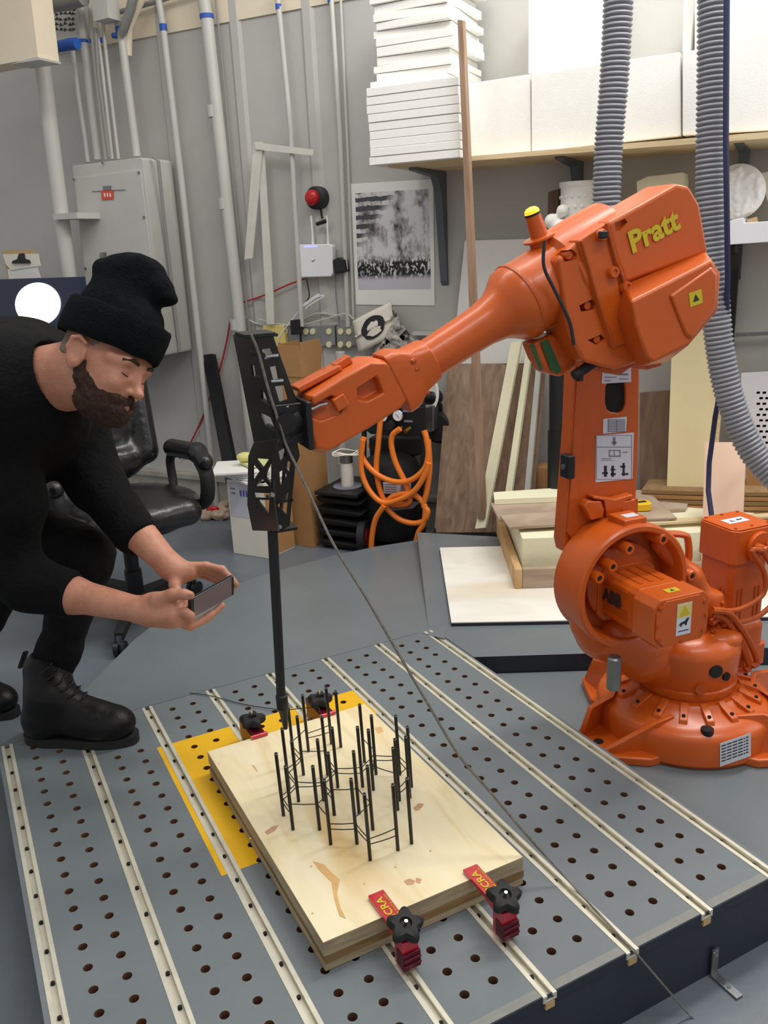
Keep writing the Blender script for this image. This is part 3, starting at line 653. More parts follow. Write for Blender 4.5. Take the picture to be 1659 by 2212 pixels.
# casting running right from the ring to the cable box
v,f=soft([cap(RP(1425,1175,-.01),RP(1490,1245,.01),.022,.026,.02),cap(RP(1490,1245,.01),RP(1540,1330,.03),.03,.03,.02),bx(RP(1525,1300,.02),(.035,.03,.03),(hv,bv,zv),.02,rd=.012),bx(RP(1560,1345,.02),(.03,.03,.02),(hv,bv,zv),.02,rd=.01)],.004)
softobj('link_casting',[(v,f)],'orange',rob)
bolts([RP(1561,1303,.055),RP(1575,1322,.055),RP(1556,1340,.06)],bv)
# --- axis two motor
MX,MZ=.198,.412
def mbox(y0,y1,hx,hz,cxx=MX,cz=MZ,ch=.012):
    o=[(-hx+ch,-hz),(hx-ch,-hz),(hx,-hz+ch),(hx,hz-ch),(hx-ch,hz),(-hx+ch,hz),(-hx,hz-ch),(-hx,-hz+ch)]
    return MB().hexa([L(cxx+a,y0,cz+b) for a,b in o],[L(cxx+a,y1,cz+b) for a,b in o])
mbox(-.03,.115,.066,.056).build('motor_body','orange',rob,bevel=.003)
mbox(-.012,-.002,.082,.068,ch=.02).build('motor_flange','orangedk',rob,bevel=.003)
mbox(.116,.118,.060,.050).build('motor_gap','holedark',rob)
mbox(.118,.190,.076,.058,ch=.016).build('motor_cover','orange',rob,bevel=.003)
mbox(.190,.194,.070,.054,ch=.024).build('motor_end_plate','orange',rob,bevel=.001)
for a,b in [(-.06,.035),(.06,.04),(.06,-.035),(-.06,-.035),(0,-.05),(-.066,0),(.066,0)]:
    bolts([L(MX+a,.194,MZ+b)],bv,r=.0045,h=.003)
for dz in(-.028,-.02,-.012,-.004,.03,.038):   # cooling grooves on the left side
    mb=MB(); mb.box(L(MX+.0665,.04,MZ+dz),hv*.0012,bv*.05,zv*.0016); mb.build('side_groove','orangedk',rob)
for dx in(-.03,.0,.03):
    mb=MB(); mb.box(L(MX+dx,.035,MZ+.0565),hv*.005,bv*.055,zv*.0015); mb.build('top_groove','orangedk',rob)
text('maker_letters','ABB',L(MX+.0685,-.002,MZ-.006),bv,zv,.044,'ink',rob,depth=.001,bold=.03,fit=.070,label='dark maker letters on the motor side')
def sticker(c,ex,ey,sx,sy,col,name='sticker',label=None):
    n_=ex.cross(ey).normalized(); return MB().box(c+n_*.0004,ex*(sx/2),ey*(sy/2),n_*.0004).build(name,col,rob,label=label),n_
def inkbox(c,ex,ey,n_,x,y,sx,sy,par,col='ink',name='print'):
    return MB().box(c+n_*.0011+ex*x+ey*y,ex*(sx/2),ey*(sy/2),n_*.0003).build(name,col,par)
ex=-hv; ey=zv
c=L(MX-.004,.1942,MZ+.004); st,n_=sticker(c,ex,ey,.040,.076,'label',label='white warning sticker with yellow triangle and black animal figure')
q=MB(); q.box(c+n_*.001+ey*.020,ex*.019,ey*.016,n_*.0002); q.build('triangle_field','almond',st)
q=MB(); q.prism([c+n_*.0012+ex*a+ey*b for a,b in[(-.015,.008),(.015,.008),(0,.033)]],n_*.0003); q.build('warning_triangle','yellows',st)
inkbox(c,ex,ey,n_,0,.018,.002,.012,st); inkbox(c,ex,ey,n_,0,.0085,.02,.0015,st)
q=MB(); q.prism([c+n_*.001+ex*a+ey*b for a,b in[(-.016,-.014),(-.008,-.007),(.002,-.005),(.008,.001),(.015,.001),(.012,-.004),(.009,-.010),(.008,-.016),(.004,-.016),(.003,-.012),(-.004,-.012),(-.006,-.017),(-.010,-.017),(-.009,-.012)]],n_*.0003); q.build('animal_print','ink',st)
inkbox(c,ex,ey,n_,0,-.028,.028,.002,st)
c=L(MX+.0,.155,MZ+.0585); sticker(c,-hv,-bv,.034,.020,'yellows','yellow_sticker','small yellow warning sticker')
q=MB(); q.prism([c+zv*.0008+hv*a+bv*b for a,b in[(-.006,.005),(.006,.005),(0,-.006)]],zv*.0004); q.build('triangle_print','ink',rob)
# --- axis one motor, standing at the rear right
def vbox(cx,cy,z0,z1,hx,hy,ch,name,m='orange',bev=.003):
    o=[(-hx+ch,-hy),(hx-ch,-hy),(hx,-hy+ch),(hx,hy-ch),(hx-ch,hy),(-hx+ch,hy),(-hx,hy-ch),(-hx,-hy+ch)]
    return MB().hexa([L(cx+a,cy+b,z0) for a,b in o],[L(cx+a,cy+b,z1) for a,b in o]).build(name,m,rob,bevel=bev)
KX,KY=-.172,-.045
vbox(KX,KY,.13,.19,.072,.072,.012,'rear_motor_foot'); vbox(KX,KY,.19,.425,.060,.060,.012,'rear_motor_body'); vbox(KX,KY,.4255,.515,.067,.067,.014,'rear_motor_cover'); vbox(KX,KY,.515,.519,.064,.064,.014,'rear_motor_lid')
for a in(-.035,-.022,.022,.035):
    mb=MB(); mb.box(L(KX+a,KY+.0608,.28),hv*.0028,bv*.0016,zv*.075); mb.build('cooling_groove','redk' if False else 'orangedk',rob)
    mb=MB(); mb.box(L(KX+.0608,KY+a,.28),hv*.0016,bv*.0028,zv*.075); mb.build('cooling_groove','orangedk',rob)
bolts([L(KX+a,KY+b,.519) for a in(-.052,0,.052) for b in(-.052,.052)],zv,r=.004,h=.003)
c=L(KX+.004,KY,.5192); sticker(c,-hv,-bv,.066,.034,'label','lid_sticker'); 
q=MB(); q.prism([c+zv*.0009-hv*a-bv*b for a,b in[(.002,-.005),(.020,-.002),(.026,.006),(.016,.003),(.004,.004)]],zv*.0003); q.build('animal_print','ink',rob)
q=MB(); q.prism([c+zv*.0009-hv*a-bv*b for a,b in[(-.022,-.008),(-.004,-.008),(-.013,.008)]],zv*.0003); q.build('triangle_print','inkg',rob)
mb=MB(); P=L(KX-.012,KY+.066,.465); mb.cyl(P,P+bv*.014,.042,n=24); mb.build('cable_plate','orange',rob,bevel=.002)
ends=[]
for a in(-.018,.018):
    P=L(KX-.012-a,KY+.08,.47); MB().lathe(P,bv,[(0,.013),(.02,.013),(.022,.010),(.034,.010)],n=14).build('cable_gland','orangedk',rob,smooth=True); ends.append(P+bv*.03)
cb=[(ends[0],[(1625,1190),(1650,1235),(1652,1275),(1630,1300),(1590,1318),(1550,1318)]),(ends[1],[(1650,1190),(1675,1240),(1678,1290),(1640,1330),(1595,1345),(1560,1350)])]
for e0,pl in cb:
    pts=[e0]+[RP(a,b,.07) for a,b in pl]; MB().tube(spline(pts,8),.0065,n=8).build('power_cable','orangedk',rob,smooth=True)
# cable bundle dropping at the right of the motor
for k,pl in enumerate([[(1538,1318),(1575,1325),(1610,1370),(1635,1425),(1625,1440)],[(1538,1325),(1570,1340),(1600,1390),(1618,1438),(1610,1448)],[(1536,1345),(1560,1335),(1590,1365),(1580,1385),(1555,1375),(1540,1360)],[(1545,1350),(1572,1372),(1598,1410),(1600,1440)],[(1540,1340),(1568,1350),(1590,1378),(1585,1400),(1560,1385)],[(1560,1385),(1580,1410),(1590,1440)]]):
    MB().tube(spline([RP(a,b,.085-.008*k) for a,b in pl],7),.0085,n=8).build('looped_cable','orangedk',rob,smooth=True)
mb=MB(); mb.box(RP(1545,1325,.05),hv*.02,bv*.02,zv*.016); mb.build('cable_clamp','orange',rob,bevel=.004)
# --- lower arm slab
y0=-.08
outl=[(1243,770),(1382,770),(1381,900),(1378,1000),(1373,1110),(1372,1160),(1300,1200),(1222,1195),(1217,1170),(1222,1110),(1236,930)]
lk=plate(RPs(outl,y0),[RPs([(1322,822),(1330,818),(1343,818),(1350,823),(1352,838),(1352,872),(1347,886),(1338,892),(1320,890),(1312,884),(1308,868),(1309,838),(1314,826)],y0)],-bv*.045)
lk.build('lower_arm','orange',rob,bevel=.004)
MB().box(RP(1332,854,-.0875),hv*.034,bv*.0005,zv*.046).build('cavity_shade_plate','holedark',rob)  # black plate set in the opening, standing in for the shade inside
# raised edge rail along the left side of the lower arm
r_=RPs([(1247,790),(1262,790),(1257,930),(1243,1110),(1226,1112),(1238,930)],y0)
mb=MB(); mb.prism([p+bv*.000 for p in r_],bv*.006); mb.build('arm_edge_rail','orange',rob,bevel=.002)
# yoke at the bottom of the lower arm
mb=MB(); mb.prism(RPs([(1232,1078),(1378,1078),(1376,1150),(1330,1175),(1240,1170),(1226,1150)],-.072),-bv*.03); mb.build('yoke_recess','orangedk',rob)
mb=MB(); mb.prism(RPs([(1283,1072),(1330,1079),(1368,1068),(1369,1076),(1352,1082),(1346,1120),(1330,1132),(1312,1118),(1306,1082),(1282,1078)],-.05),-bv*.03); mb.build('yoke_rib','orange',rob,bevel=.003)
for pl in [[(1262,1095),(1270,1083),(1300,1083),(1306,1100),(1304,1118),(1278,1125)],[(1342,1100),(1350,1083),(1374,1078),(1376,1100),(1368,1115),(1346,1118)]]:
    mb=MB(); mb.prism(RPs(pl,-.048),-bv*.03); mb.build('yoke_lug','orange',rob,bevel=.004)
P=RP(1226,1007,-.07); mb=MB(); mb.box(P,hv*.010,bv*.018,zv*.028); mb.build('black_connector','black',rob,bevel=.004); MB().cyl(P+hv*.01,P+hv*.014,.007,n=12).build('connector_socket','steeld',rob)
def armst(px,col,name='arm_sticker',label=None):
    q=RPs(px,y0+.0008); return MB().prism(q,bv*.0006).build(name,col,rob,label=label)
def aprint(par,boxes,x0,y0_,x1,y1,col='ink'):
    for (a,b,c_,d_) in boxes:
        pp=[(x0+(x1-x0)*u,y0_+(y1-y0_)*v) for u,v in((a,b),(c_,b),(c_,d_),(a,d_))]
        MB().prism(RPs(pp,y0+.0016),bv*.0003).build('print',col,par)
s1=armst([(1302,790),(1363,788),(1363,825),(1299,829)],'label',label='white rating sticker with grey print'); aprint(s1,[(.1,.2,.45,.26),(.1,.4,.35,.45),(.55,.45,.9,.56),(.1,.65,.5,.7),(.6,.75,.9,.8),(.1,.85,.3,.9)],1300,790,1363,827,'inkg')
s2=armst([(1303,905),(1354,900),(1352,932),(1302,937)],'label',label='grey sticker with dense small print'); aprint(s2,[(.2,.1+.11*i,.95,.16+.11*i) for i in range(8)]+[(.2,.1,.23,.95),(.57,.1,.6,.95)],1303,903,1353,935,'inkg')
s3=armst([(1287,941),(1369,934),(1366,1034),(1286,1042)],'label',label='white instruction sticker with line drawings'); aprint(s3,[(.02,.27,.98,.285),(.02,.02,.98,.03),(.01,.02,.025,.98),(.96,.02,.975,.98),(.02,.97,.98,.98),(.46,.06,.53,.24),(.43,.16,.56,.2),(.35,.34,.66,.36),(.35,.34,.38,.48),(.64,.34,.67,.48),(.35,.46,.67,.49),(.49,.35,.51,.47),(.72,.38,.86,.40),(.15,.52,.42,.535),(.15,.56,.45,.57)],1287,938,1367,1038,'inkg')
aprint(s3,[(.22,.68,.30,.92),(.17,.82,.33,.86),(.42,.68,.49,.92),(.40,.75,.53,.78),(.40,.84,.54,.88),(.72,.62,.78,.9),(.66,.68,.8,.72),(.7,.84,.88,.88)],1287,938,1367,1038,'ink')
# --- upper block (forearm housing), outlines carried onto its side planes
yb=.088
o1=[(1205,560),(1250,519),(1310,480),(1462,397),(1490,404),(1512,440),(1531,545),(1500,640),(1450,700),(1420,770),(1330,800),(1262,782),(1228,720)]
def shrink(pts,cx,cy,k,dx=0,dy=0): return [(cx+(x-cx)*k+dx,cy+(y-cy)*k+dy) for x,y in pts]
o0=o1
mb=MB(); A0=RPs(o1,yb-.001); 
cen=sum(A0,V(0,0,0))/len(A0)
def inset(P,k,off): return [cen+(p-cen)*k+bv*off for p in P]
mb.loft([inset(A0,1,0),inset(A0,1,-.085),inset(A0,.90,-.125),inset(A0,.78,-.155)]); UPH=mb.build('upper_housing','orange',rob,bevel=.008,seg=3)
# cover shell with the school's name
o2=[(1312,481),(1462,396),(1491,402),(1513,440),(1532,546),(1352,612),(1332,560)]
mb=MB(); A1=RPs(o2,yb+.010); mb.loft([[p-bv*.10 for p in RPs(o2,yb+.010)],A1]); COV=mb.build('housing_cover','orange',rob,bevel=.009,seg=3)
MB().tube([p for p in RPs([(1310,482),(1330,560),(1352,616)],yb+.011)],.004,n=8).build('cover_seam','orangedk',rob,smooth=True)
# flange strip and ribs left of it
mb=MB(); mb.loft([[p-bv*.12 for p in RPs([(1248,520),(1308,482),(1336,600),(1362,740),(1322,752),(1285,640)],yb+.006)],RPs([(1248,520),(1308,482),(1336,600),(1362,740),(1322,752),(1285,640)],yb+.006)]); mb.build('housing_flange','orange',rob,bevel=.005)
MB().tube(RPs([(1256,520),(1290,640),(1326,750)],yb+.008),.0035,n=8).build('flange_seam','orangedk',rob,smooth=True)
for pl in [[(1212,545),(1236,538),(1247,548),(1246,560),(1220,566)],[(1252,660),(1280,646),(1288,654),(1284,668),(1256,674)],[(1270,735),(1300,722),(1308,732),(1290,745)],[(1328,482),(1350,472),(1356,480),(1340,498),(1330,500)]]:
    yy_=yb if pl[0][0]<1320 else yb+.010
    tgt=UPH if pl[0][0]<1320 else COV
    ctm=MB().prism([p+bv*.02 for p in RPs(pl,yy_)],-bv*.045); cob=ctm.build('c','orangedk'); bpy.context.view_layer.update(); cut(tgt,cob)
    c_=sum((V(*p) for p in pl),V(0,0))/len(pl)
    MB().cyl(RP(c_.x,c_.y,yb)-bv*.024,RP(c_.x,c_.y,yb)-bv*.004,.008,n=10).build('recess_bolt','orangedk',rob,smooth=True)
for (px,py) in [(1300,508),(1324,588),(1352,620)]:
    P=RP(px,py,yb+.01); MB().lathe(P,bv,[(-.01,.012),(.004,.012),(.008,.010),(.008,.006),(.005,.005)],n=16).build('round_boss','orange',rob,smooth=True)
MB().box(RP(1303,507,yb+.022),hv*.009,bv*.006,zv*.007).build('black_cap','black',rob,bevel=.003)
# yellow name lettering on the cover
P0=RP(1366,546,yb+.0115); P1=RP(1470,491,yb+.0115); exn=(P1-P0); 
eyv=(RP(1357,505,yb+.0115)-P0); eyv=(eyv-exn.normalized()*eyv.dot(exn.normalized()))
text('name_letters','Pratt',P0,exn,eyv,.0585,'yellows',rob,depth=.0012,bold=.035,fit=exn.length,label='yellow name lettering')
# bulging lower cover with warning sticker
yB=.155
oa=[(1348,616),(1524,541),(1548,600),(1530,690),(1440,782),(1385,792),(1352,740),(1332,680)]
ob=[(1362,652),(1538,562),(1556,590),(1552,668),(1492,742),(1412,784),(1398,772),(1372,700)]
mb=MB(); mb.loft([[p-bv*.05 for p in RPs(oa,yb)],RPs(oa,yb+.006),RPs(ob,yB)]); mb.build('lower_cover','orange',rob,bevel=.007,seg=3)
of=[(1442,636),(1538,572),(1552,590),(1549,666),(1492,738),(1478,730),(1462,690)]
mb=MB(); mb.loft([RPs(of,yB-.003),RPs([(1450,640),(1536,580),(1546,592),(1543,662),(1494,728),(1484,722),(1470,690)],yB+.006)]); mb.build('cover_panel','orange',rob,bevel=.004)
c=RP(1503,644,yB+.0068); e1=(RP(1530,632,yB+.0068)-RP(1475,652,yB+.0068)).normalized(); e2=e1.cross(bv).normalized(); e2=e2 if e2.z>0 else -e2
st=MB().box(c,e1*.016,e2*.014,bv*.0004).build('warning_sticker','yellows',rob,label='small yellow warning sticker'); MB().prism([c+e1*a+e2*b+bv*.0006 for a,b in[(-.008,-.006),(.008,-.006),(0,.008)]],bv*.0003).build('triangle_print','ink',st)
MB().box(RP(1382,747,yB-.02),(-zv*.8+-hv*.35).normalized()*.018,hv*.003,bv*.004).build('metal_tag','steeld',rob)
# lower rim of the housing
mb=MB(); mb.prism(RPs([(1300,760),(1350,742),(1410,745),(1435,790),(1400,800),(1372,790),(1340,812),(1300,800)],yb-.02),-bv*.07); mb.build('housing_rim','orangedk',rob,bevel=.006)
# forearm: collar, bell and tube along one axis
fo=L(.549,0,1.085); fe=(L(.733,0,.996)-L(.549,0,1.085)).normalized(); fu=bv.cross(fe).normalized(); fu=fu if fu.z>0 else -fu
def FA_(x,y,z): return fo+fe*x+bv*y+fu*z
mb=MB(); mb.lathe(fo,fe,[(-.30,.088),(-.235,.092),(-.16,.092),(-.15,.080),(-.085,.078),(-.055,.080),(-.035,.077),(-.012,.060),(.005,.050),(.04,.0435),(.10,.0415),(.20,.0400),(.215,.0400)],n=48); mb.build('forearm_tube','orange',rob,smooth=35)
MB().lathe(fo,fe,[(-.060,.0795),(-.058,.0815),(-.052,.0815),(-.050,.0795)],n=48).build('collar_ring','orangedk',rob,smooth=35)
# beacon
b0=RP(1168,520,.0); b1=RP(1149,458,.0); a_=(b1-b0).normalized(); Lb=(b1-b0).length
MB().lathe(b0-a_*.03,a_,[(0,.024),(.03,.024),(.034,.034),(.038,.034),(.040,.018),(.03+Lb-.004,.0155)],n=22).build('beacon_post','orange',rob,smooth=True)
MB().lathe(b1-a_*.006,a_,[(0,.0165),(.004,.0165)],n=22).build('beacon_ring','black',rob,smooth=True)
MB().lathe(b1-a_*.002,a_,[(0,.0155),(.006,.0145),(.010,.010),(.012,.003)],n=22).build('beacon_lamp','beaconm',rob,smooth=True)
mb=MB(); mb.box(RP(1170,530,.0)-a_*.02,hv*.03,bv*.03,zv*.012); mb.build('beacon_bracket','orange',rob,bevel=.005)
MB().tube(spline(RPs([(1176,520),(1175,575),(1195,620),(1215,660),(1232,700),(1240,745)],.095),8),.0035,n=7).build('sensor_cable','ink',rob,smooth=True)
# pneumatic pieces under the housing
mb=MB(); mb.prism(RPs([(1150,742),(1195,720),(1235,745),(1248,790),(1215,815),(1185,808),(1165,780)],.03),-bv*.05); mb.build('under_bracket','orange',rob,bevel=.008)
for pl in [[(1144,745),(1151,741),(1172,798),(1166,800)],[(1167,738),(1183,733),(1212,800),(1202,808),(1190,800)]]:
    MB().prism(RPs(pl,.033),bv*.002).build('green_strip','green',rob)
MB().cyl(RP(1240,812,.06),RP(1290,778,.06),.011,n=14).build('black_plug','rubber',rob,smooth=True)
MB().cyl(RP(1288,780,.06),RP(1325,762,.06),.013,n=16).build('plug_collar','steeld',rob,smooth=True)
MB().cyl(RP(1252,800,.062),RP(1253,822,.062),.007,n=10).build('plug_boot','rubber',rob,smooth=True)
for px,py in[(1228,738),(1243,752),(1235,765)]: MB().cyl(RP(px,py,.05),RP(px+14,py-6,.05),.008,n=8).build('hose_fitting','brass',rob,smooth=True)
MB().tube(spline(RPs([(1240,760),(1270,775),(1310,765),(1330,745)],.05),6),.006,n=7).build('short_hose','orangedk',rob,smooth=True)
# --- wrist
yw=.036
ow=[(668,856),(742,810),(800,778),(836,778),(858,790),(893,826),(890,858),(866,884),(800,926),(706,980),(676,976),(664,935)]
wr=MB(); wr.loft([[p-bv*.084 for p in inset(RPs(ow,yw),1,0)] if False else [p-bv*.082 for p in RPs(ow,yw)],[p-bv*.01 for p in RPs(ow,yw)],[ (lambda c_,p:c_+(p-c_)*.93)(sum(RPs(ow,yw),V(0,0,0))/len(ow),p)+bv*.004 for p in RPs(ow,yw)]])
wo=wr.build('wrist_housing','orange',rob)
ct=MB(); rc=[(775,842),(820,812),(826,820),(838,852),(800,872),(778,868)]; ct.loft([RPs(rc,yw+.02),[p-bv*.038 for p in RPs(shrink(rc,805,846,.8),yw+.02)]]); co=ct.build('c','orangedk'); bpy.context.view_layer.update(); cut(wo,co)
ct=MB(); rc=[(676,882),(722,858),(752,872),(742,896),(700,912),(676,905)]; ct.loft([RPs(rc,yw+.02),[p-bv*.035 for p in RPs(rc,yw+.02)]]); co=ct.build('c','orangedk'); bpy.context.view_layer.update(); cut(wo,co)
b=wo.modifiers.new('bevel','BEVEL'); b.width=.006; b.segments=3; b.limit_method='ANGLE'; b.angle_limit=math.radians(35); wo.data.polygons.foreach_set('use_smooth',[True]*len(wo.data.polygons)); wo.data.set_sharp_from_angle(angle=math.radians(30)); b.harden_normals=True
MB().cyl(RP(700,896,yw-.03),RP(700,896,yw-.006),.030,n=28).build('wrist_joint_disc','orange',rob,bevel=.002)
MB().cyl(RP(697,886,yw-.02),RP(697,886,yw-.004),.0285,n=28).build('joint_seal','steel',rob,smooth=True) if False else None
mb=MB(); P=RP(732,868,yw); mb.box(P+bv*.002,fe*.013,bv*.012,fu*.013); mb.build('wrist_stub','orange',rob,bevel=.003)
MB().tube([RP(672,884,yw-.001)+bv*.001,RP(690,875,yw-.001)+bv*.001,RP(706,871,yw-.001)+bv*.001],.003,n=8).build('bright_rim','steel',rob,smooth=True)
# flare joining tube to wrist, with bolts
mb=MB(); cw=RP(868,812,0.0); 
sq=[(-.045,-.052),(.04,-.058),(.04,.056),(-.045,.05)]
mb.loft([[FA_(.235+x0,y_,z_) for y_,z_ in [(.046*math.cos(2*PI*k/24),.046*math.sin(2*PI*k/24)) for k in range(24)]] if i==0 else [FA_(.235+x0,sx*math.copysign(min(1,abs(math.cos(2*PI*k/24))*1.25),math.cos(2*PI*k/24)),sx2*math.copysign(min(1,abs(math.sin(2*PI*k/24))*1.25),math.sin(2*PI*k/24))) for k in range(24)] for i,(x0,sx,sx2) in enumerate([(-.06,.04,.04),(-.02,.040,.046),(.0,.042,.060),(.012,.042,.064),(.03,.042,.064)])]); mb.build('wrist_flare','orange',rob,smooth=40,bevel=.002)
for k in range(5): MB().cyl(FA_(.226,.040-.002*k,.028-.018*k)-fe*.004,FA_(.226,.040-.002*k,.028-.018*k)-fe*.012,.005,n=8).build('flare_bolt','orangedk',rob,smooth=True)
# top covers of the wrist
mb=MB(); mb.prism(RPs([(640,838),(735,788),(742,800),(648,850)],yw-.03),-bv*.045); mb.build('wrist_top_cover','orange',rob,bevel=.004)
bolts([RP(655,826,-.03),RP(700,802,-.03),RP(735,783,-.02),RP(742,780,-.03)],fu,r=.006,h=.006)
mb=MB(); mb.box(RP(738,784,-.02),fe*.018,bv*.014,fu*.008); mb.build('cable_lug','orange',rob,bevel=.003)
mb=MB(); mb.prism(RPs([(640,930),(700,980),(740,962),(722,945),(668,925)],yw-.02),-bv*.04); mb.build('wrist_lower_cover','orangedk',rob,bevel=.005)
mb=MB(); P=RP(640,905,.0); mb.cyl(P-fe*.005,P+fe*.03,.034,n=28); mb.build('tool_flange','black',rob,smooth=True)
# ================================================================ WINDING TOOL held by the robot
tool=empty('winding_tool',RP(617,1572,0),'tall black plate truss tool with a slim rod, bolted to the robot wrist','tool')
YC=.022                                  # right-hand plates lie in this plane; the left-hand plates run away from it
def TP(px,py): return RP(px,py,YC)
XC=(TP(552,800)-RB).dot(hv)
def LP(px,py):                            # left plates: plane across the arm direction through the chord
    r=ray(px,py); 
    t_=((RB+hv*XCf(py)-CAM).dot(hv))/r.dot(hv); return CAM+r*t_
mid={720:552,960:598}
def chord_x(py):                          # mid chord pixel column at height py
    pts=[(720,553),(940,598),(985,590),(1090,590),(1150,600)]
    for (y0_,x0_),(y1_,x1_) in zip(pts,pts[1:]):
        if py<=y1_: return x0_+(x1_-x0_)*(py-y0_)/(y1_-y0_)
    return 600
def XCf(py): return (TP(chord_x(py),py)-RB).dot(hv)
th_=.004
def rplate(name,outer,holes): return plate([TP(*p) for p in outer],[[TP(*p) for p in h_] for h_ in holes],-bv*th_).build(name,'truss',tool,bevel=.0006,seg=1)
# left plates are planar: use a single tilted plane through the chord line per segment
def lplate(name,outer,holes,ya,yb_):
    A=TP(chord_x(ya),ya); B_=TP(chord_x(yb_),yb_); n_=(B_-A).cross(bv).normalized()
    f_=lambda p:(lambda r:CAM+r*((A-CAM).dot(n_)/r.dot(n_)))(ray(*p))
    s_=-n_*th_ if n_.dot(hv)>0 else n_*th_
    return plate([f_(p) for p in outer],[[f_(p) for p in h_] for h_ in holes],s_).build(name,'truss',tool,bevel=.0006,seg=1)
rplate('upper_right_plate',[(553,722),(588,716),(612,800),(628,850),(648,872),(668,880),(666,955),(640,958),(604,948),(597,935)],[[(566,755),(584,752),(592,772),(572,776)],[(583,793),(596,790),(602,822),(592,826)],[(594,835),(614,832),(622,862),(604,868)]])
lplate('upper_left_plate',[(503,724),(512,718),(553,722),(597,935),(600,952),(548,955)],[[(541,788),(549,790),(553,814),(545,812)],[(564,842),(572,850),(580,875),(566,872)],[(560,890),(584,902),(592,922),(574,922)]],722,940)
rplate('lower_right_plate',[(600,945),(640,945),(648,985),(638,1010),(630,1092),(626,1136),(600,1150),(592,1090),(588,985)],[[(602,975),(614,968),(618,985),(606,996)],[(622,995),(628,1000),(626,1020),(620,1012)],[(604,1020),(616,1012),(620,1030),(606,1050)],[(600,1092),(624,1062),(620,1112)]])
lplate('lower_left_plate',[(548,955),(600,948),(588,985),(592,1090),(600,1148),(545,1146),(534,1090),(536,985)],[[(552,990),(580,992),(568,1010)],[(545,1000),(560,1018),(545,1040)],[(582,1000),(586,1005),(585,1045),(572,1028)],[(550,1050),(566,1034),(580,1050)],[(546,1064),(586,1066),(584,1076),(550,1074)],[(556,1080),(582,1080),(580,1110)]],985,1090)
# cross plates and stand-off pins
for py in (768,822,878,934):
    A=TP(chord_x(py)+4,py); MB().cyl(A-bv*.07,A+bv*.002,.006,n=10).build('standoff','rubber',tool,smooth=True)
    B_=TP(chord_x(py)+12,py+2); MB().cyl(B_+bv*.0,B_+bv*.0-hv*.022+bv*.004,.003,n=8).build('pin','steel',tool,smooth=True)
for py,mm in((724,'truss'),(950,'truss'),(1084,'truss'),(1146,'truss')):
    A=TP(chord_x(py),py); q=[A,A-hv*.04,A-hv*.04-bv*.055,A-bv*.055]; MB().prism(q,-zv*.005).build('cross_plate',mm,tool)
for (a,b) in [((590,722),(646,875)),((648,875),(656,955))]:
    A=TP(*a);B_=TP(*b); MB().tube([A-bv*.03,B_-bv*.03],.006,n=6).build('rear_brace','truss',tool)
MB().tube([TP(640,962)-bv*.05,TP(632,1000)-bv*.055,TP(628,1085)-bv*.055,TP(612,1140)-bv*.03],.004,n=6).build('rear_chord','truss',tool)
bp=[(664,872),(604,876),(606,962),(666,960)]
mb=MB(); P=TP(658,914); mb.box(P-bv*.008,hv*.006,bv*.045,zv*.046); mb.build('adapter_plate','black',tool,bevel=.004)
mb=MB(); mb.box(TP(632,914)+bv*.003,hv*.034,bv*.003,zv*.038); mb.build('mounting_plate','black',tool,bevel=.003)
MB().cyl(TP(616,912)+bv*.004,TP(616,912)+bv*.012,.02,n=20).build('boss','gloss',tool,smooth=True)
for p in[(588,1068),(603,1137),(612,915),(650,885),(650,945)]: MB().cyl(TP(*p)-bv*.001,TP(*p)+bv*.005,.0045,n=8).build('screw','steel',tool,smooth=True)
MB().box(TP(560,724)-bv*.03,hv*.03,bv*.035,zv*.004).build('top_cap','black',tool,bevel=.002)
# rod: wide upper pole, ferrule, thin tip
Pt=[RP(589,1148,.0),RP(606,1500,.0),RP(608,1520,.0),RP(611,1548,.0),RP(616,1574,.0)]
Pt=[RP(589,1148,.0),RP(607,1500,0),RP(608,1502,0),RP(611,1530,0),RP(612,1532,0),RP(617,1574,0)]
MB().tube(Pt,[.0105,.0095,.0125,.0125,.0105,.0045],n=16).build('rod','black',tool,smooth=True)
# grey fibre from the tool head to the near edge of the deck and down
zs=[TP(541,722)+bv*.004,TP(556,760)+bv*.006,TP(580,850)+bv*.008,TP(606,930)+bv*.010,TP(616,962)+bv*.012]
P1=Z(1230,1905,.012); P2=Z(1370,2056,.003); P3=fl(1497,2200); P0=TP(616,962)+bv*.012
mid_=[]
for (px,py) in [(660,1048),(720,1175),(790,1290),(870,1428),(930,1530),(990,1630),(1060,1712),(1130,1795)]:
    f_=(py-962)/(1905-962); d0=(P0-CAM).dot(CF); d1=(P1-CAM).dot(CF); dd=1/((1-f_)/d0+f_/d1); mid_.append(D(px,py,dd))
pth=spline(zs+mid_+[P1,Z(1300,1980,.004),P2,Z(1378,2066,.0)+V(0,0,.002)]+[(Z(1378,2066,0)+P3)/2-V(0,0,.0),P3,fl(1560,2245)],6)
MB().tube(pth,[.0028 if i<75 else .0019 for i in range(len(pth))],n=7).build('fibre_roving','roving',label='thin grey fibre strand running from the tool head down across the deck',cat='strand')
M['greyc']=mat('grey_conduit_paint','8F8E8B',.5)
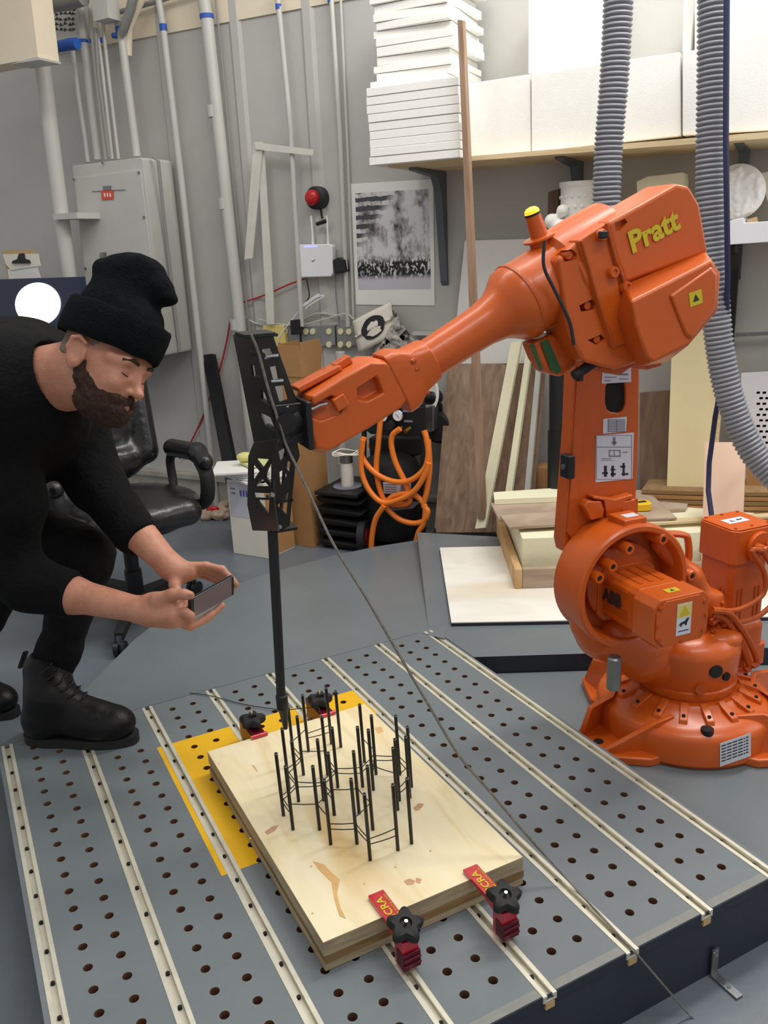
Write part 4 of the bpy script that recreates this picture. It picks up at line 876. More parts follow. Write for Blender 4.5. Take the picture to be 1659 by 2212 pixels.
# ================================================================ WALL SHELF AND FOAM
NTH=['lowest','second','third','fourth','fifth','sixth','seventh','eighth','ninth','tenth','eleventh','twelfth','topmost']
def wthing(name,m,pts,d,th,label,cat,group=None,bevel=0):
    return slab(pts,d,th,name,m,label=label,cat=cat,group=group,bevel=bevel)
sh=empty('wall_shelf',w(1250,335,3.45),'long plywood shelf high on the wall, loaded with white foam','shelf')
slab([(838,352),(1760,276),(1760,291),(838,361)],3.25,.40,'shelf_board','ply_shelf',sh)
def wbracket(x,y,par,dd=3.33,hh=.46,m='bracket'):
    # triangular steel bracket: arm under the board, leg on the wall
    P=w(x,y,WD); s=P.dot(dW); z=P.z; a=dW*.016
    pts=[WS(s,z,WD-.002),WS(s,z,dd),WS(s,z-.02,dd),WS(s,z-.035,WD-.10),WS(s,z-.09,WD-.065),WS(s,z-hh,WD-.018),WS(s,z-hh-.02,WD-.002)]
    MB().prism([p-a for p in pts],a*2).build('shelf_bracket',m,par)
wbracket(957,366,sh); wbracket(1253,343,sh); wbracket(1612,312,sh)
def zs_(x,y,d): P=w(x,y,d); return P.dot(dW),P.z
sl,zb=zs_(797,352,3.2); sr,_=zs_(994,340,3.2); _,zt=zs_(795,190,3.2)
n=9; h_=(zt-zb)/n; LB='flat white foam board in the neat lower stack at the left shelf end'
zb=w(1001,345,3.25).z+.004
h_=(zt-zb)/n
for i in range(n):
    j=random.uniform(-.006,.006); mb=MB(); a=sl+j*1.2; b=sr+random.uniform(-.004,.004)
    mb.box(WS((a+b)/2,zb+h_*(i+.5),3.2+.19+random.uniform(0,.006)),dW*((a-b)/2),nW*.19,V(0,0,h_/2-.0008))
    LB='white foam board, %s from the bottom in the neat lower shelf stack'%NTH[i]
    mb.build('foam_board','foam',label=LB,cat='foam board',group='boards of the lower foam stack',bevel=.002,seg=1)
sl2,_=zs_(818,180,3.28); sr2,_=zs_(979,170,3.28); z0=zt+.001
LB='white foam board in the untidy upper stack at the left shelf end'
for i in range(13):
    hh=random.uniform(.024,.034); j=random.uniform(-.018,.022); mb=MB(); an=random.uniform(-.05,.05)
    e1=(dW*math.cos(an)+nW*math.sin(an)); e2=(nW*math.cos(an)-dW*math.sin(an)); W_=(sl2-sr2)/2+random.uniform(-.008,.01)
    mb.box(WS((sl2+sr2)/2+j,z0+hh/2,3.28+.16+random.uniform(-.02,.01)),e1*W_,e2*.17,V(0,0,hh/2-.0008)); z0+=hh
    LB='white foam board, %s from the bottom in the untidy upper shelf stack'%NTH[i]
    mb.build('foam_board','foam',label=LB,cat='foam board',group='boards of the upper foam stack',bevel=.002,seg=1)
# big blocks
wthing('foam_block','foam',[(1006,181),(1145,160),(1147,330),(1006,343)],3.3,.3,'large white foam block on the shelf beside the board stacks','foam block',bevel=.004)
wthing('foam_block','foam',[(1147,159),(1469,112),(1471,294),(1148,329)],3.29,.32,'longest white foam block lying on the shelf between two hoses','foam block',bevel=.004)
wthing('foam_block','foam',[(1141,-40),(1320,-60),(1316,134),(1141,159)],3.40,.2,'upright white foam sheet standing on the long shelf block','foam sheet',bevel=.004)
wthing('foam_block','foam',[(1478,-60),(1508,-60),(1492,111),(1474,113)],3.36,.2,'narrow white foam slab standing between long block and right hose','foam slab',bevel=.004)
wthing('foam_block','foam',[(1500,-80),(1760,-100),(1760,276),(1474,293),(1474,112),(1500,108)],3.27,.34,'tallest white foam block at the right end of the shelf','foam block',bevel=.004)
# second shelf
s2=empty('lower_shelf',w(1450,520,3.45),'lower wall shelf behind the robot head carrying white castings','shelf')
slab([(1178,520),(1760,503),(1760,519),(1178,534)],3.3,.35,'shelf_board','ply_shelf',s2); wbracket(1592,528,s2,3.36,.40,'black')
# white embossed pot and small forms
pp=w(1247,515,3.42); px_=pxr(pp,1); pot=empty('white_pot',pp,'white embossed cylindrical pot on the lower shelf behind the robot head','pot')
hh=(w(1247,393,3.42)-pp).length
mb=MB(); mb.lathe(pp,zv,[(0,px_*30),(hh*.1,px_*36),(hh*.9,px_*37),(hh*.92,px_*40),(hh,px_*40),(hh,px_*35),(hh*.6,px_*33)],n=40); mb.build('body','foam',pot,smooth=35)
for r_ in range(4):
    for k in range(16):
        t=2*PI*(k+.5*(r_%2))/16; e=V(math.cos(t),math.sin(t),0); MB().ball(pp+e*px_*36.5+zv*hh*(.2+.18*r_),px_*4,n=6).build('relief_knob','foam',pot,smooth=180) if k%1==0 else None
for i,(x,y,r_) in enumerate([(1192,478,16),(1212,495,20),(1215,455,13),(1232,498,15),(1198,508,14)]):
    P=w(x,y,3.34); R_=pxr(P,r_)
    if i==0: blob=[]
    blob.append(ell(P,(R_,R_,R_),None,.012))
v,f=soft(blob,.004); softobj('white_plaster_form',[(v,f)],'foam',label='cluster of white plaster blobs left of the white pot',cat='sculpture')
# white disc relief, white cartons, small stand
P=w(1592,415,3.40); R_=pxr(P,58); md=[ell(P,(R_,.016,R_),(dW,nW,zv),.01)]
for k in range(60):
    t=random.uniform(0,2*PI); q=R_*math.sqrt(random.random())*.85; md.append(ell(P-nW*.012+dW*q*math.cos(t)+zv*q*math.sin(t),(random.uniform(.006,.014),.010,random.uniform(.005,.012)),(dW,nW,zv),.006))
v,f=soft(md,.0035); softobj('white_relief_disc',[(v,f)],'foam',label='round white disc with rough moon-like relief beside the right hose',cat='sculpture')
wthing('white_carton','white',[(1572,478),(1606,470),(1607,481),(1760,472),(1760,516),(1572,529)],3.27,.2,'long white carton on the lower shelf under the relief disc','carton',bevel=.002)
wthing('plaster_slab','linen',[(1640,375),(1700,360),(1720,470),(1668,470)],3.5,.06,'off-white leaning slab at the right frame edge beside the disc','slab',bevel=.004)
wthing('white_tray','foamc',[(1375,392),(1398,381),(1476,372),(1478,392),(1476,412),(1376,420)],3.42,.12,'pale shallow tray on the lower shelf above the robot head','tray',bevel=.003)
wthing('wooden_post','brownboard',[(1184,415),(1206,408),(1204,520),(1182,520)],3.5,.04,'short dark wooden post standing behind the plaster blobs','post')
wthing('tan_block','bwood',[(1614,474),(1634,468),(1636,479),(1616,481)],3.36,.05,'small tan wood block on the white carton','block')
# ================================================================ SIGNS AND THINGS ON THE WALL
po=empty('wall_poster',w(850,660,WD-.01),'white-bordered black and white photo poster taped to the wall','poster')
slab([(757,397),(936,387),(939,660),(769,658)],WD-.004,.0015,'sheet','paper',po)
pm=bpy.data.materials.new('poster_print'); pm.use_nodes=True; nt=pm.node_tree; p=nt.nodes['Principled BSDF']; p.inputs['Roughness'].default_value=.6
tc=nt.nodes.new('ShaderNodeTexCoord'); mp=nt.nodes.new('ShaderNodeMapping'); nt.links.new(tc.outputs['Generated'],mp.inputs[0])
def nd(t,**k):
    n=nt.nodes.new(t)
    for a,b in k.items():
        if a in('operation','blend_type','data_type','bands_direction','wave_type'): setattr(n,a,b)
        else: n.inputs[a].default_value=b
    return n
# generated X runs along the sheet, Z up
sep=nd('ShaderNodeSeparateXYZ'); nt.links.new(mp.outputs[0],sep.inputs[0])
n1=nd('ShaderNodeTexNoise',Scale=4.5,Detail=7.0,Roughness=.62); nt.links.new(mp.outputs[0],n1.inputs['Vector'])
wv=nd('ShaderNodeTexWave',Scale=7.0,Distortion=1.5); wv.bands_direction='DIAGONAL'; nt.links.new(mp.outputs[0],wv.inputs['Vector'])
n2=nd('ShaderNodeTexNoise',Scale=24.0,Detail=3.0); nt.links.new(mp.outputs[0],n2.inputs['Vector'])
r1=nd('ShaderNodeValToRGB'); r1.color_ramp.elements[0].position=.36; r1.color_ramp.elements[0].color=srgb('3A3A40'); r1.color_ramp.elements[1].position=.56; r1.color_ramp.elements[1].color=srgb('DCDBDD'); nt.links.new(n1.outputs['Fac'],r1.inputs[0])
def mrange(inp,a,b,c=0,d=1):
    m_=nt.nodes.new('ShaderNodeMapRange'); m_.inputs[1].default_value=a;m_.inputs[2].default_value=b;m_.inputs[3].default_value=c;m_.inputs[4].default_value=d; nt.links.new(inp,m_.inputs[0]); return m_.outputs[0]
def mth(op,a,b):
    m_=nt.nodes.new('ShaderNodeMath'); m_.operation=op
    for i,x in enumerate((a,b)):
        if isinstance(x,(int,float)): m_.inputs[i].default_value=x
        else: nt.links.new(x,m_.inputs[i])
    return m_.outputs[0]
def mixc(f,a,b):
    m_=nt.nodes.new('ShaderNodeMix'); m_.data_type='RGBA'
    nt.links.new(f,m_.inputs['Factor'])
    for nm,x in(('A',a),('B',b)):
        if isinstance(x,tuple): m_.inputs[nm].default_value=x
        else: nt.links.new(x,m_.inputs[nm])
    return m_.outputs['Result']
gx,gz=sep.outputs['X'],sep.outputs['Z']
# crowd band low, arched stripes top left
crowd=mth('MULTIPLY',mth('MULTIPLY',mrange(gz,.10,.16),mrange(gz,.36,.28)),mth('GREATER_THAN',n2.outputs['Fac'],.46))
strp=mth('MULTIPLY',mrange(mth('SUBTRACT',gz,gx),.35,.5),mth('GREATER_THAN',wv.outputs['Fac'],.45))
strp2=mth('MULTIPLY',strp,mrange(gx,.0,.02))
ground=mrange(gz,.17,.12)
c=mixc(ground,r1.outputs[0],srgb('C9C6CF')); c=mixc(strp2,c,srgb('4A4A50')); c=mixc(crowd,c,srgb('1E1E22')); nt.links.new(c,p.inputs['Base Color']); M['posterprint']=pm
slab([(767,418),(925,408),(931,624),(774,626)],WD-.0048,.0006,'print','posterprint',po,label='black and white street photograph print')
# flatter router box with three antennas
ro=empty('wifi_router',w(678,600,WD-.04),'white router with three upright antennas and one tiny blue light','router')
slab([(637,532),(642,528),(713,527),(718,532),(719,590),(714,598),(645,600),(640,594)],WD-.055,.035,'body','white',ro,bevel=.006,seg=3)
for x0,x1 in((642,645),(672,676),(706,709)):
    MB().tube([w(x1,528,WD-.04),w(x1-1,505,WD-.04),w(x0,466,WD-.04)],[.006,.0045,.0045],n=8).build('antenna','white',ro,smooth=True)
slab([(656,532),(684,531),(684,534),(656,535)],WD-.0565,.001,'status_light',mat('led_blue','9FA0FF',.4,emit=1.2),ro)
slab([(672,564),(682,560),(676,566)],WD-.0562,.001,'emblem','inkg',ro)
# alarm / lamp
al=empty('red_signal_lamp',w(684,445,WD-.05),'round red lamp in a black housing above the router','lamp')
P=w(690,428,WD); MB().lathe(P-nW*.045,nW,[(0,.044),(.004,.05),(.045,.052)],n=28).build('housing','black',al,smooth=35)
P=w(675,427,WD-.045); MB().lathe(P,-nW,[(0,.035),(.012,.034),(.022,.026),(.027,.010)],n=24).build('red_lens','redp',al,smooth=True)
MB().tube([w(692,448,WD-.02),w(696,472,WD-.02)],.005,n=7).build('cable','black',al,smooth=True)
MB().tube([w(684,484,WD-.04),w(706,477,WD-.04)],.009,n=8).build('clip','black',al,smooth=True)
wthing('power_adapter','black',[(718,562),(730,556),(742,561),(745,588),(722,592)],WD-.06,.05,'black square power adapter plugged in right of the router','adapter',bevel=.004)
wthing('power_adapter','black',[(626,692),(644,690),(646,722),(628,724)],WD-.09,.04,'black upright adapter on the outlet strip beside the almond plate','adapter',bevel=.004)
# framing square hung on the wall
fs=empty('framing_square',w(600,320,WD-.03),'large off-white L-shaped square hanging on the wall pipes','square')
M['sqm']=mat('square_white','D8D5CC',.5,var=.05,vscale=20)
slab([(548,306),(568,307),(545,558),(528,560)],WD-.075,.006,'long_blade','sqm',fs); slab([(550,306),(573,310),(678,323),(676,336),(570,325),(552,322)],WD-.083,.007,'short_blade','sqm',fs)
slab([(556,316),(570,318),(590,640),(592,700),(576,700)],WD-.066,.006,'straight_rule','sqm',fs)
# outlet strip
for i,(pl,lab) in enumerate([([(606,706),(646,703),(648,748),(608,751)],'metal outlet plate just right of the almond plate'),([(650,707),(722,703),(724,746),(652,750)],'widest metal outlet plate in the strip under the router'),([(726,705),(762,703),(770,746),(728,750)],'metal outlet plate at the right end, beside the curled prints')]):
    r_=empty('outlet_plate',w(sum(p[0] for p in pl)/4,max(p[1] for p in pl),WD-.02),lab,'outlet'); slab(pl,WD-.03,.03,'cover','galv',r_,bevel=.002)
    x0,x1=pl[0][0],pl[1][0]; cols=[x0+.25*(x1-x0),x0+.75*(x1-x0)] if i!=1 else [x0+10,x0+25,x0+60]
    for cx in cols:
        for cy in (714,728,742):
            if cy==728: continue
            P=w(cx+1,cy+(2 if cy>730 else 2),WD-.031); MB().cyl(P+nW*.001,P-nW*.005,pxr(P,6.5),n=14).build('outlet_face','outlet',r_)
r_=empty('almond_plate',w(592,748,WD-.04),'yellowish double wall plate at the left end of the outlet strip','outlet'); slab([(567,704),(613,703),(618,748),(572,750)],WD-.05,.04,'cover','almond',r_,bevel=.003)
for cx,cy in((598,722),(604,742)): P=w(cx,cy,WD-.051); MB().cyl(P,P-nW*.004,.006,n=10).build('socket','inkg',r_)
# cables
def wcab(name,pts,r,m,label,d=WD-.02,n=6): return MB().tube(spline([w(p[0],p[1],p[2] if len(p)>2 else d) for p in pts],n),r,n=7).build(name,m,smooth=True,label=label,cat='cable')
wcab('red_wall_cord',[(520,655),(575,636),(620,616),(658,602)],.004,'redcord','thin red cord sloping down left from the router')
wcab('red_wall_cord',[(497,695),(488,745),(470,815),(452,862),(440,895),(420,940),(400,975),(388,990)],.0045,'redcord','red cord hanging behind the pipes down to the chair')
wcab('white_cable',[(525,682),(550,697),(590,705),(640,698),(680,678),(720,680),(760,690)],.004,'pipe','pale cable drooping along the wall above the outlets')
wcab('white_cable',[(560,690),(600,700),(650,702),(700,690),(745,678),(765,690)],.004,'pipe','second pale cable crossing just under the first one',d=WD-.035)
wcab('white_cable',[(600,732),(620,705),(640,680),(660,655),(690,635),(672,650),(655,662),(684,642),(700,640),(668,660),(660,668)],.0035,'white','bright white coiled cable bundle hanging under the router',d=WD-.05)
wcab('black_cable',[(662,600),(666,622),(668,640),(660,655)],.003,'black','short black cable dropping from the router into the coil',d=WD-.045)
wcab('grey_cable',[(724,592),(726,640),(732,690),(732,705)],.003,'inkg','thin grey cable dropping from the square adapter to the outlets')
# curled prints
def curl(name,pts,d,bulge,m,**k):
    a,b,c,e=[w(x,y,d) for x,y in pts]; N=8; mb=MB(); g=[]
    for i in range(N+1):
        r_=[]
        for j in range(N+1):
            u,v_=i/N,j/N; P=a*(1-u)*(1-v_)+b*u*(1-v_)+c*u*v_+e*(1-u)*v_; r_.append(P-nW*bulge*(math.sin(PI*u)+.4*math.sin(PI*v_))); 
        g.append(r_)
    for i in range(N):
        for j in range(N): mb.add([g[i][j],g[i+1][j],g[i+1][j+1],g[i][j+1]],[(0,1,2,3)])
    bm_=mb; o=bm_.build(name,m,**k)
    bm=bmesh.new(); bm.from_mesh(o.data); bmesh.ops.remove_doubles(bm,verts=bm.verts,dist=1e-5); bm.to_mesh(o.data); bm.free()
    s=o.modifiers.new('s','SOLIDIFY'); s.thickness=.001; o.data.polygons.foreach_set('use_smooth',[True]*len(o.data.polygons)); return o,g
pr_=empty('ink_print',w(820,755,WD-.06),'curled white paper with a black round ink blot, above the robot wrist','print')
o,g=curl('sheet',[(762,693),(845,652),(858,722),(776,764)],WD-.06,.02,'linen',parent=pr_)
def gp_(g,u,v_):
    N=8; i=min(N-1,int(u*N)); j=min(N-1,int(v_*N)); fu_=u*N-i; fv=v_*N-j
    return (g[i][j]*(1-fu_)+g[i+1][j]*fu_)*(1-fv)+(g[i][j+1]*(1-fu_)+g[i+1][j+1]*fu_)*fv
mb=MB(); K=26; ring=[gp_(g,.52+.30*math.cos(2*PI*k/K)*(1+.05*math.sin(5*k)),.48+.33*math.sin(2*PI*k/K))-nW*.0035 for k in range(K)]; mb.prism(ring,-nW*.0006); mb.build('ink_blot','ink',pr_)
mb=MB(); ring=[gp_(g,.55+.14*math.cos(2*PI*k/10)*(1+.5*(k%2)),.62+.12*math.sin(2*PI*k/10))-nW*.005 for k in range(10)]; mb.prism(ring,-nW*.0006); mb.build('blot_light','linen',pr_)
M['inkpaper']=mat('ink_smudged_paper','E9E5DA',.75,vscale=26,col2='2B2B2E')
o,g=curl('ink_paper',[(845,652),(905,745),(850,770),(800,770)],WD-.04,.03,'inkpaper',label='ink-smudged curled paper hanging behind the blot print',cat='print')
wthing('wall_conduit','pipe',[(890,717),(1010,720),(1010,727),(890,724)],WD-.05,.04,'short horizontal pale conduit right of the curled prints','pipe')
MB().lathe(w(905,845,3.5),(-nW+dW*.2),[(0,.001),(.002,.11),(.012,.115),(.014,.105),(.006,.09),(.004,.002)],n=36).build('white_disc','foam',smooth=True,label='white round lid showing just under the robot forearm',cat='lid')
# ================================================================ PIPES, PANEL, DUCT BOX ON THE LEFT
def pipe(pts,rpx,label,d=WD-.06,m='pipe',bands=(),coup=(),name='wall_pipe'):
    P=[w(x,y,d) for x,y in pts]; r0=pxr(P[0],rpx); root=empty(name,P[-1],label,'pipe')
    MB().tube(P,[r0]*len(P),n=14).build('tube',m,root,smooth=True)
    for (x,y,h,*rest) in bands:
        a=w(x,y,d); b=w(x,y+h,d); dr=(P[-1]-P[0]).normalized(); MB().tube([a,a+dr*(b-a).length],r0*1.10,n=14).build('blue_tape','tape',root,smooth=True)
    for (x,y) in coup:
        a=w(x,y,d); dr=(P[-1]-P[0]).normalized(); MB().tube([a,a+dr*.05],r0*1.12,n=14).build('coupling','pipe',root,smooth=True)
    return root
pipe([(436,-30),(447,40),(512,640),(548,1000),(556,1090)],14,'thickest long wall pipe with blue tape near the top',bands=[(446,31,10)],coup=[(461,228),(485,428),(510,690)])
MB().tube([w(465,-10,WD-.03),w(486,200,WD-.03),(w(508,440,WD-.03)),w(540,720,WD-.03),w(560,900,WD-.03)],.005,n=7).build('thin_conduit','greyc',smooth=True,label='thin dark conduit running down just right of the thickest pipe',cat='pipe')
pipe([(338,-30),(352,55),(392,390),(430,740),(470,1103)],7.5,'slim pipe with blue tape right of the electrical panel',bands=[(352,52,15)],d=3.59)
pipe([(596,-30),(602,15),(628,280),(652,705)],6,'slim pipe with blue tape passing behind the framing square',bands=[(601,9,12)])
pipe([(706,-30),(716,0),(735,300),(752,706)],5.5,'slim pipe passing between router and poster',d=WD-.03,bands=[(713,-2,7)])
MB().tube([w(735,-20,WD-.015),w(752,350,WD-.015),w(764,704,WD-.015)],.006,n=8).build('thin_conduit','pipe',smooth=True,label='thin pale conduit touching the poster left edge',cat='pipe')
pipe([(735,760),(738,1000)],11,'short fat white pipe behind the wire spool',d=3.5)
# column pipe
r_=pipe([(89,118),(152,620),(166,735)],17,'fat grey column pipe coming down from the boxed duct',d=3.3,name='fat_pipe')
slab([(113,462),(165,459),(167,472),(116,475)],3.24,.3,'clamp_bar','pipe',r_)
# boxed duct
r_=empty('duct_box',w(60,130,3.2),'beige boxed duct hanging into the top left corner','duct'); slab([(-90,-60),(60,-60),(82,123),(82,125),(-90,155)],3.05,.12,'box','cream',r_)
slab([(78,122),(86,124),(86,129),(20,139)],3.045,.12,'lower_rim','pipe',r_)
# perforated tray under services
r_=empty('perforated_duct_sheet',w(135,80,3.5),'grey perforated metal panel between the boxed duct and the pipes','panel')
slab([(86,-20),(168,-20),(172,86),(120,90),(90,60)],3.52,.01,'sheet','pipe',r_)
for i in range(6):
    for j in range(6):
        x=114+j*9+random.uniform(-2,2); y=8+i*11+random.uniform(-2,2); an=random.uniform(0,PI)
        slab([(x+5.2*math.cos(an+t),y+4.6*math.sin(an+t)*1.0) for t in (0,1.9,4.1)],3.5185,.0012,'perforation','ink',r_)
MB().tube([w(92,-6,3.4),w(110,8,3.4),w(135,4,3.4),w(180,-8,3.4)],.04,n=12).build('flexible_duct','galv',smooth=True,label='dark flexible duct crossing the top edge at the left',cat='duct')
# blue roll on the pipes
r_=empty('blue_strap_roll',w(135,108,3.4),'thick blue wrapped bar lying across the pipes under the perforated panel','bar')
MB().tube([w(108,104,3.38),w(118,104,3.38)],.030,n=14).build('end_cap','black',r_,smooth=True); MB().tube([w(116,103,3.38),w(150,96,3.38),w(167,94,3.38)],[.024,.026,.026],n=14).build('blue_wrap','tape',r_,smooth=True)
# pipes above the panel
for i,(pts,r0,lab,bd) in enumerate([
 ([(158,110),(170,210),(184,300),(190,350)],5,'first slim conduit from left entering the panel top',[]),
 ([(170,-20),(182,88),(196,220),(212,345)],9,'fat grey conduit entering the panel top, blue tape around it',[(181,85,8)]),
 ([(192,-10),(200,90),(216,230),(230,345)],4.5,'second slim conduit right of the fat one above the panel',[(198,84,9)]),
 ([(208,50),(222,160),(242,343)],4,'third slim conduit above the panel, reaching the small junction box',[]),
 ([(222,50),(234,160),(256,343)],4,'fourth slim conduit above the panel',[(220,82,10)]),
 ([(236,-20),(262,72),(270,140),(296,338)],9,'bright conduit with blue tape at the panel right corner',[(250,73,8),(258,58,12)])]):
    pipe(pts,r0,lab,d=3.5+.012*(i%3),bands=bd)
MB().tube([w(206,60,3.47),w(212,160,3.47),w(236,340,3.47)],.009,n=8).build('dark_conduit','greyc',smooth=True,label='dark narrow conduit between the slim conduits above the panel',cat='pipe')
wthing('junction_box','pipe',[(196,-20),(228,-20),(234,38),(203,46)],3.42,.08,'small grey junction box at the top above the conduits','box')
MB().tube([w(290,-20,3.5),w(282,20,3.5),w(268,60,3.5),w(262,72,3.5)],.022,n=12).build('bent_conduit','galv',smooth=True,label='dark bent conduit curving down into the taped bright conduit',cat='pipe')
MB().tube([w(308,-10,3.55),w(290,30,3.55),w(277,60,3.55),w(276,120,3.55)],.020,n=12).build('bent_conduit','cream',smooth=True,label='pale bent conduit curving along the cream wall band',cat='pipe')
MB().tube([w(228,34,3.6),w(300,14,3.6),w(420,-22,3.6)],.012,n=8).build('beam_edge','greyc',smooth=True,label='dark rail running along the top edge of the cream band',cat='rail')
# electrical panel
ep=empty('electrical_panel',w(270,780,3.5),'tall grey electrical cabinet with a red sticker on the left wall','electrical panel')
slab([(156,358),(304,340),(308,345),(357,762),(355,768),(206,790),(202,786)],3.40,.21,'cabinet','pipe',ep,bevel=.003)
slab([(160,385),(303,366),(352,760),(206,786)],3.392,.008,'door','pipe',ep,bevel=.002)
slab([(198,413),(270,409),(270,410),(198,414)],3.388,.004,'door_slot','inkg',ep); slab([(218,412),(244,410),(245,430),(220,432)],3.387,.002,'red_sticker',mat('red_sticker','D8523F',.5),ep)
for i in range(3): slab([(224+i*6,417),(227+i*6,417),(228+i*6,425),(225+i*6,425)],3.3865,.001,'print','paper',ep)
slab([(222,402),(238,401),(238,410),(223,411)],3.385,.006,'lock','steeld',ep); slab([(215,546),(223,545),(226,590),(219,592)],3.37,.02,'handle','steeld',ep)
for x,y in((300,373),(311,469),(160,388),(185,580),(222,352)): P=w(x,y,3.39); MB().cyl(P,P-nW*.004,.006,n=8).build('door_screw','steeld',ep)
MB().tube([w(330,338,3.45),w(342,348,3.45),w(352,450,3.47),w(388,760,3.5)],.008,n=8).build('side_conduit','greyc',smooth=True,label='narrow dark conduit running down the panel right side',cat='pipe')
wthing('notice_board','pipe',[(392,880),(470,872),(470,1000),(398,1010)],3.62,.02,'flat pale panel behind the pipes above the chair armrest','panel') if False else None
# clipboard
cl=empty('clipboard',w(45,598,3.2),'wooden clipboard with crumpled off-white sheets, left wall','clipboard')
slab([(5,541),(72,540),(76,600),(16,602)],3.2,.008,'board','bwood',cl); slab([(6,549),(82,548),(87,574),(60,578),(24,584),(12,570)],3.19,.003,'top_sheet','linen',cl); slab([(16,582),(56,578),(80,576),(89,606),(20,608)],3.194,.002,'lower_sheet','paper',cl); slab([(24,569),(27,563),(36,560),(40,548),(50,547),(52,559),(62,562),(64,569)],3.18,.009,'clip','black',cl,bevel=.002)
# display behind the person
tv=empty('display_screen',w(60,830,2.95),'dark flat display showing a glowing white circle, behind the man','display')
slab([(-110,607),(170,598),(186,700),(196,850),(-90,880)],2.95,.04,'panel','tvn',tv,bevel=.003)
P=w(82,657,2.948); px1=pxr(P,1); K=48; MB().prism([P+(CR*(48*math.cos(2*PI*k/K))+CU*(47*math.sin(2*PI*k/K)))*px1*1.0+nW*0 for k in range(K)],-nW*.001)
mb=MB(); mb.prism([w(82+49*math.cos(2*PI*k/K),657+46.5*math.sin(2*PI*k/K),2.948) for k in range(K)],-nW*.001); mb.build('white_circle','tvw',tv)
for x in (44,50,58,82,88,94,101,108): slab([(x,650),(x+3,650),(x+3,656),(x,656)],2.9465,.0008,'faint_mark','tvy',tv)
mb=MB(); a=w(20,860,2.97); mb.box(V(a.x,a.y,(a.z+FZ)/2)+nW*.05,dW*.03,nW*.03,V(0,0,(a.z-FZ)/2)); mb.box(V(a.x,a.y,FZ+.02)+nW*.05,dW*.22,nW*.16,V(0,0,.018)); mb.build('stand','black',tv,bevel=.004)
# leaning black bar, stick
def lean(name,m,pts,dl,th,label,cat,**k):
    vs=[w(x,y,d) for (x,y),d in zip(pts,dl)]; n_=(vs[1]-vs[0]).cross(vs[-1]-vs[0]).normalized(); n_=n_ if n_.dot(nW)>0 else -n_
    return MB().prism(vs,n_*th).build(name,m,label=label,cat=cat,**k)
lean('black_bar','black',[(437,767),(458,764),(512,1035),(488,1045)],[3.6,3.6,3.45,3.45],.03,'black bar leaning against the wall left of the winding tool','bar')
lean('wooden_stick','stick',[(988,42),(999,44),(1047,1120),(1032,1122)],[3.14,3.14,3.30,3.30],.03,'tall thin brown wooden stick leaning against the shelf front','stick')
# ================================================================ SHEET GOODS LEANING BEHIND THE ROBOT
lean('white_sheet','paper',[(1004,520),(1178,515),(1178,760),(1150,785),(968,786),(985,700)],[3.6]*6,.01,'large white sheet leaning on the wall behind the forearm','sheet')
lean('wood_board','walnut',[(968,787),(1085,785),(1062,1150),(938,1150)],[3.58,3.58,3.36,3.36],.015,'brown wood-grain panel leaning beside the compressor','panel')
lean('wood_board','walnut',[(1085,787),(1140,787),(1095,1150),(1050,1150)],[3.57,3.57,3.38,3.38],.012,'brown wood-grain panel between two pale leaning strips','panel')
lean('wood_board','walnut',[(1140,790),(1178,790),(1150,1120),(1105,1120)],[3.56,3.56,3.38,3.38],.012,'narrow brown wood-grain panel right of the pale strips','panel')
lean('pale_strip','foamc',[(1104,740),(1126,735),(1048,1140),(1026,1142)],[3.52,3.52,3.30,3.30],.02,'widest pale strip leaning in front of the wood panels','strip')
lean('pale_strip','foamc',[(1138,745),(1150,742),(1100,1100),(1086,1100)],[3.52,3.52,3.33,3.33],.02,'middle pale strip leaning in front of the wood panels','strip')
lean('pale_strip','pipe',[(1158,790),(1168,790),(1142,1090),(1130,1090)],[3.52,3.52,3.36,3.36],.02,'narrow bluish-white strip leaning right of the pale strips','strip')
r_=empty('black_post',w(1202,1065,3.3),'black round post standing just left of the robot lower arm','post')
MB().tube([w(1204,770,3.3),w(1203,935,3.3)],.032,n=16).build('upper_tube','black',r_,smooth=True); MB().tube([w(1203,930,3.3),w(1201,1150,3.3)],.037,n=16).build('lower_tube','black',r_,smooth=True)
lean('brown_board','brownboard',[(1382,848),(1452,842),(1442,1070),(1382,1072)],[3.55,3.55,3.45,3.45],.02,'dark brown rough board between robot arm and cream board','board')
lean('cream_board','foamy',[(1455,640),(1532,640),(1545,850),(1530,1068),(1440,1068)],[3.5,3.5,3.43,3.36,3.36],.03,'tall cream foam board leaning behind the right hose','board')
lean('pink_board','pinkb',[(1523,955),(1612,955),(1600,1240),(1514,1240)],[3.2,3.2,2.95,2.95],.02,'pale pink board leaning behind the rear robot motor','board')
wthing('wall_conduit','steeld',[(1588,721),(1760,712),(1760,719),(1588,728)],WD-.06,.02,'shiny horizontal conduit at the right frame edge','pipe')
MB().tube([w(1570,-20,2.86),w(1568,300,2.86),w(1572,600,2.9),w(1565,800,3.0),w(1545,900,3.05),w(1532,1000,3.05),w(1530,1060,3.02),w(1542,1150,2.95)],.009,n=8).build('navy_cable','navyc',smooth=True,label='dark blue cable hanging beside the right grey hose',cat='cable')
lean('thin_lath','ply_shelf',[(1548,870),(1560,868),(1548,1000),(1540,1000)],[3.45,3.45,3.4,3.4],.01,'thin dark-edged lath behind the right hose bend','lath')
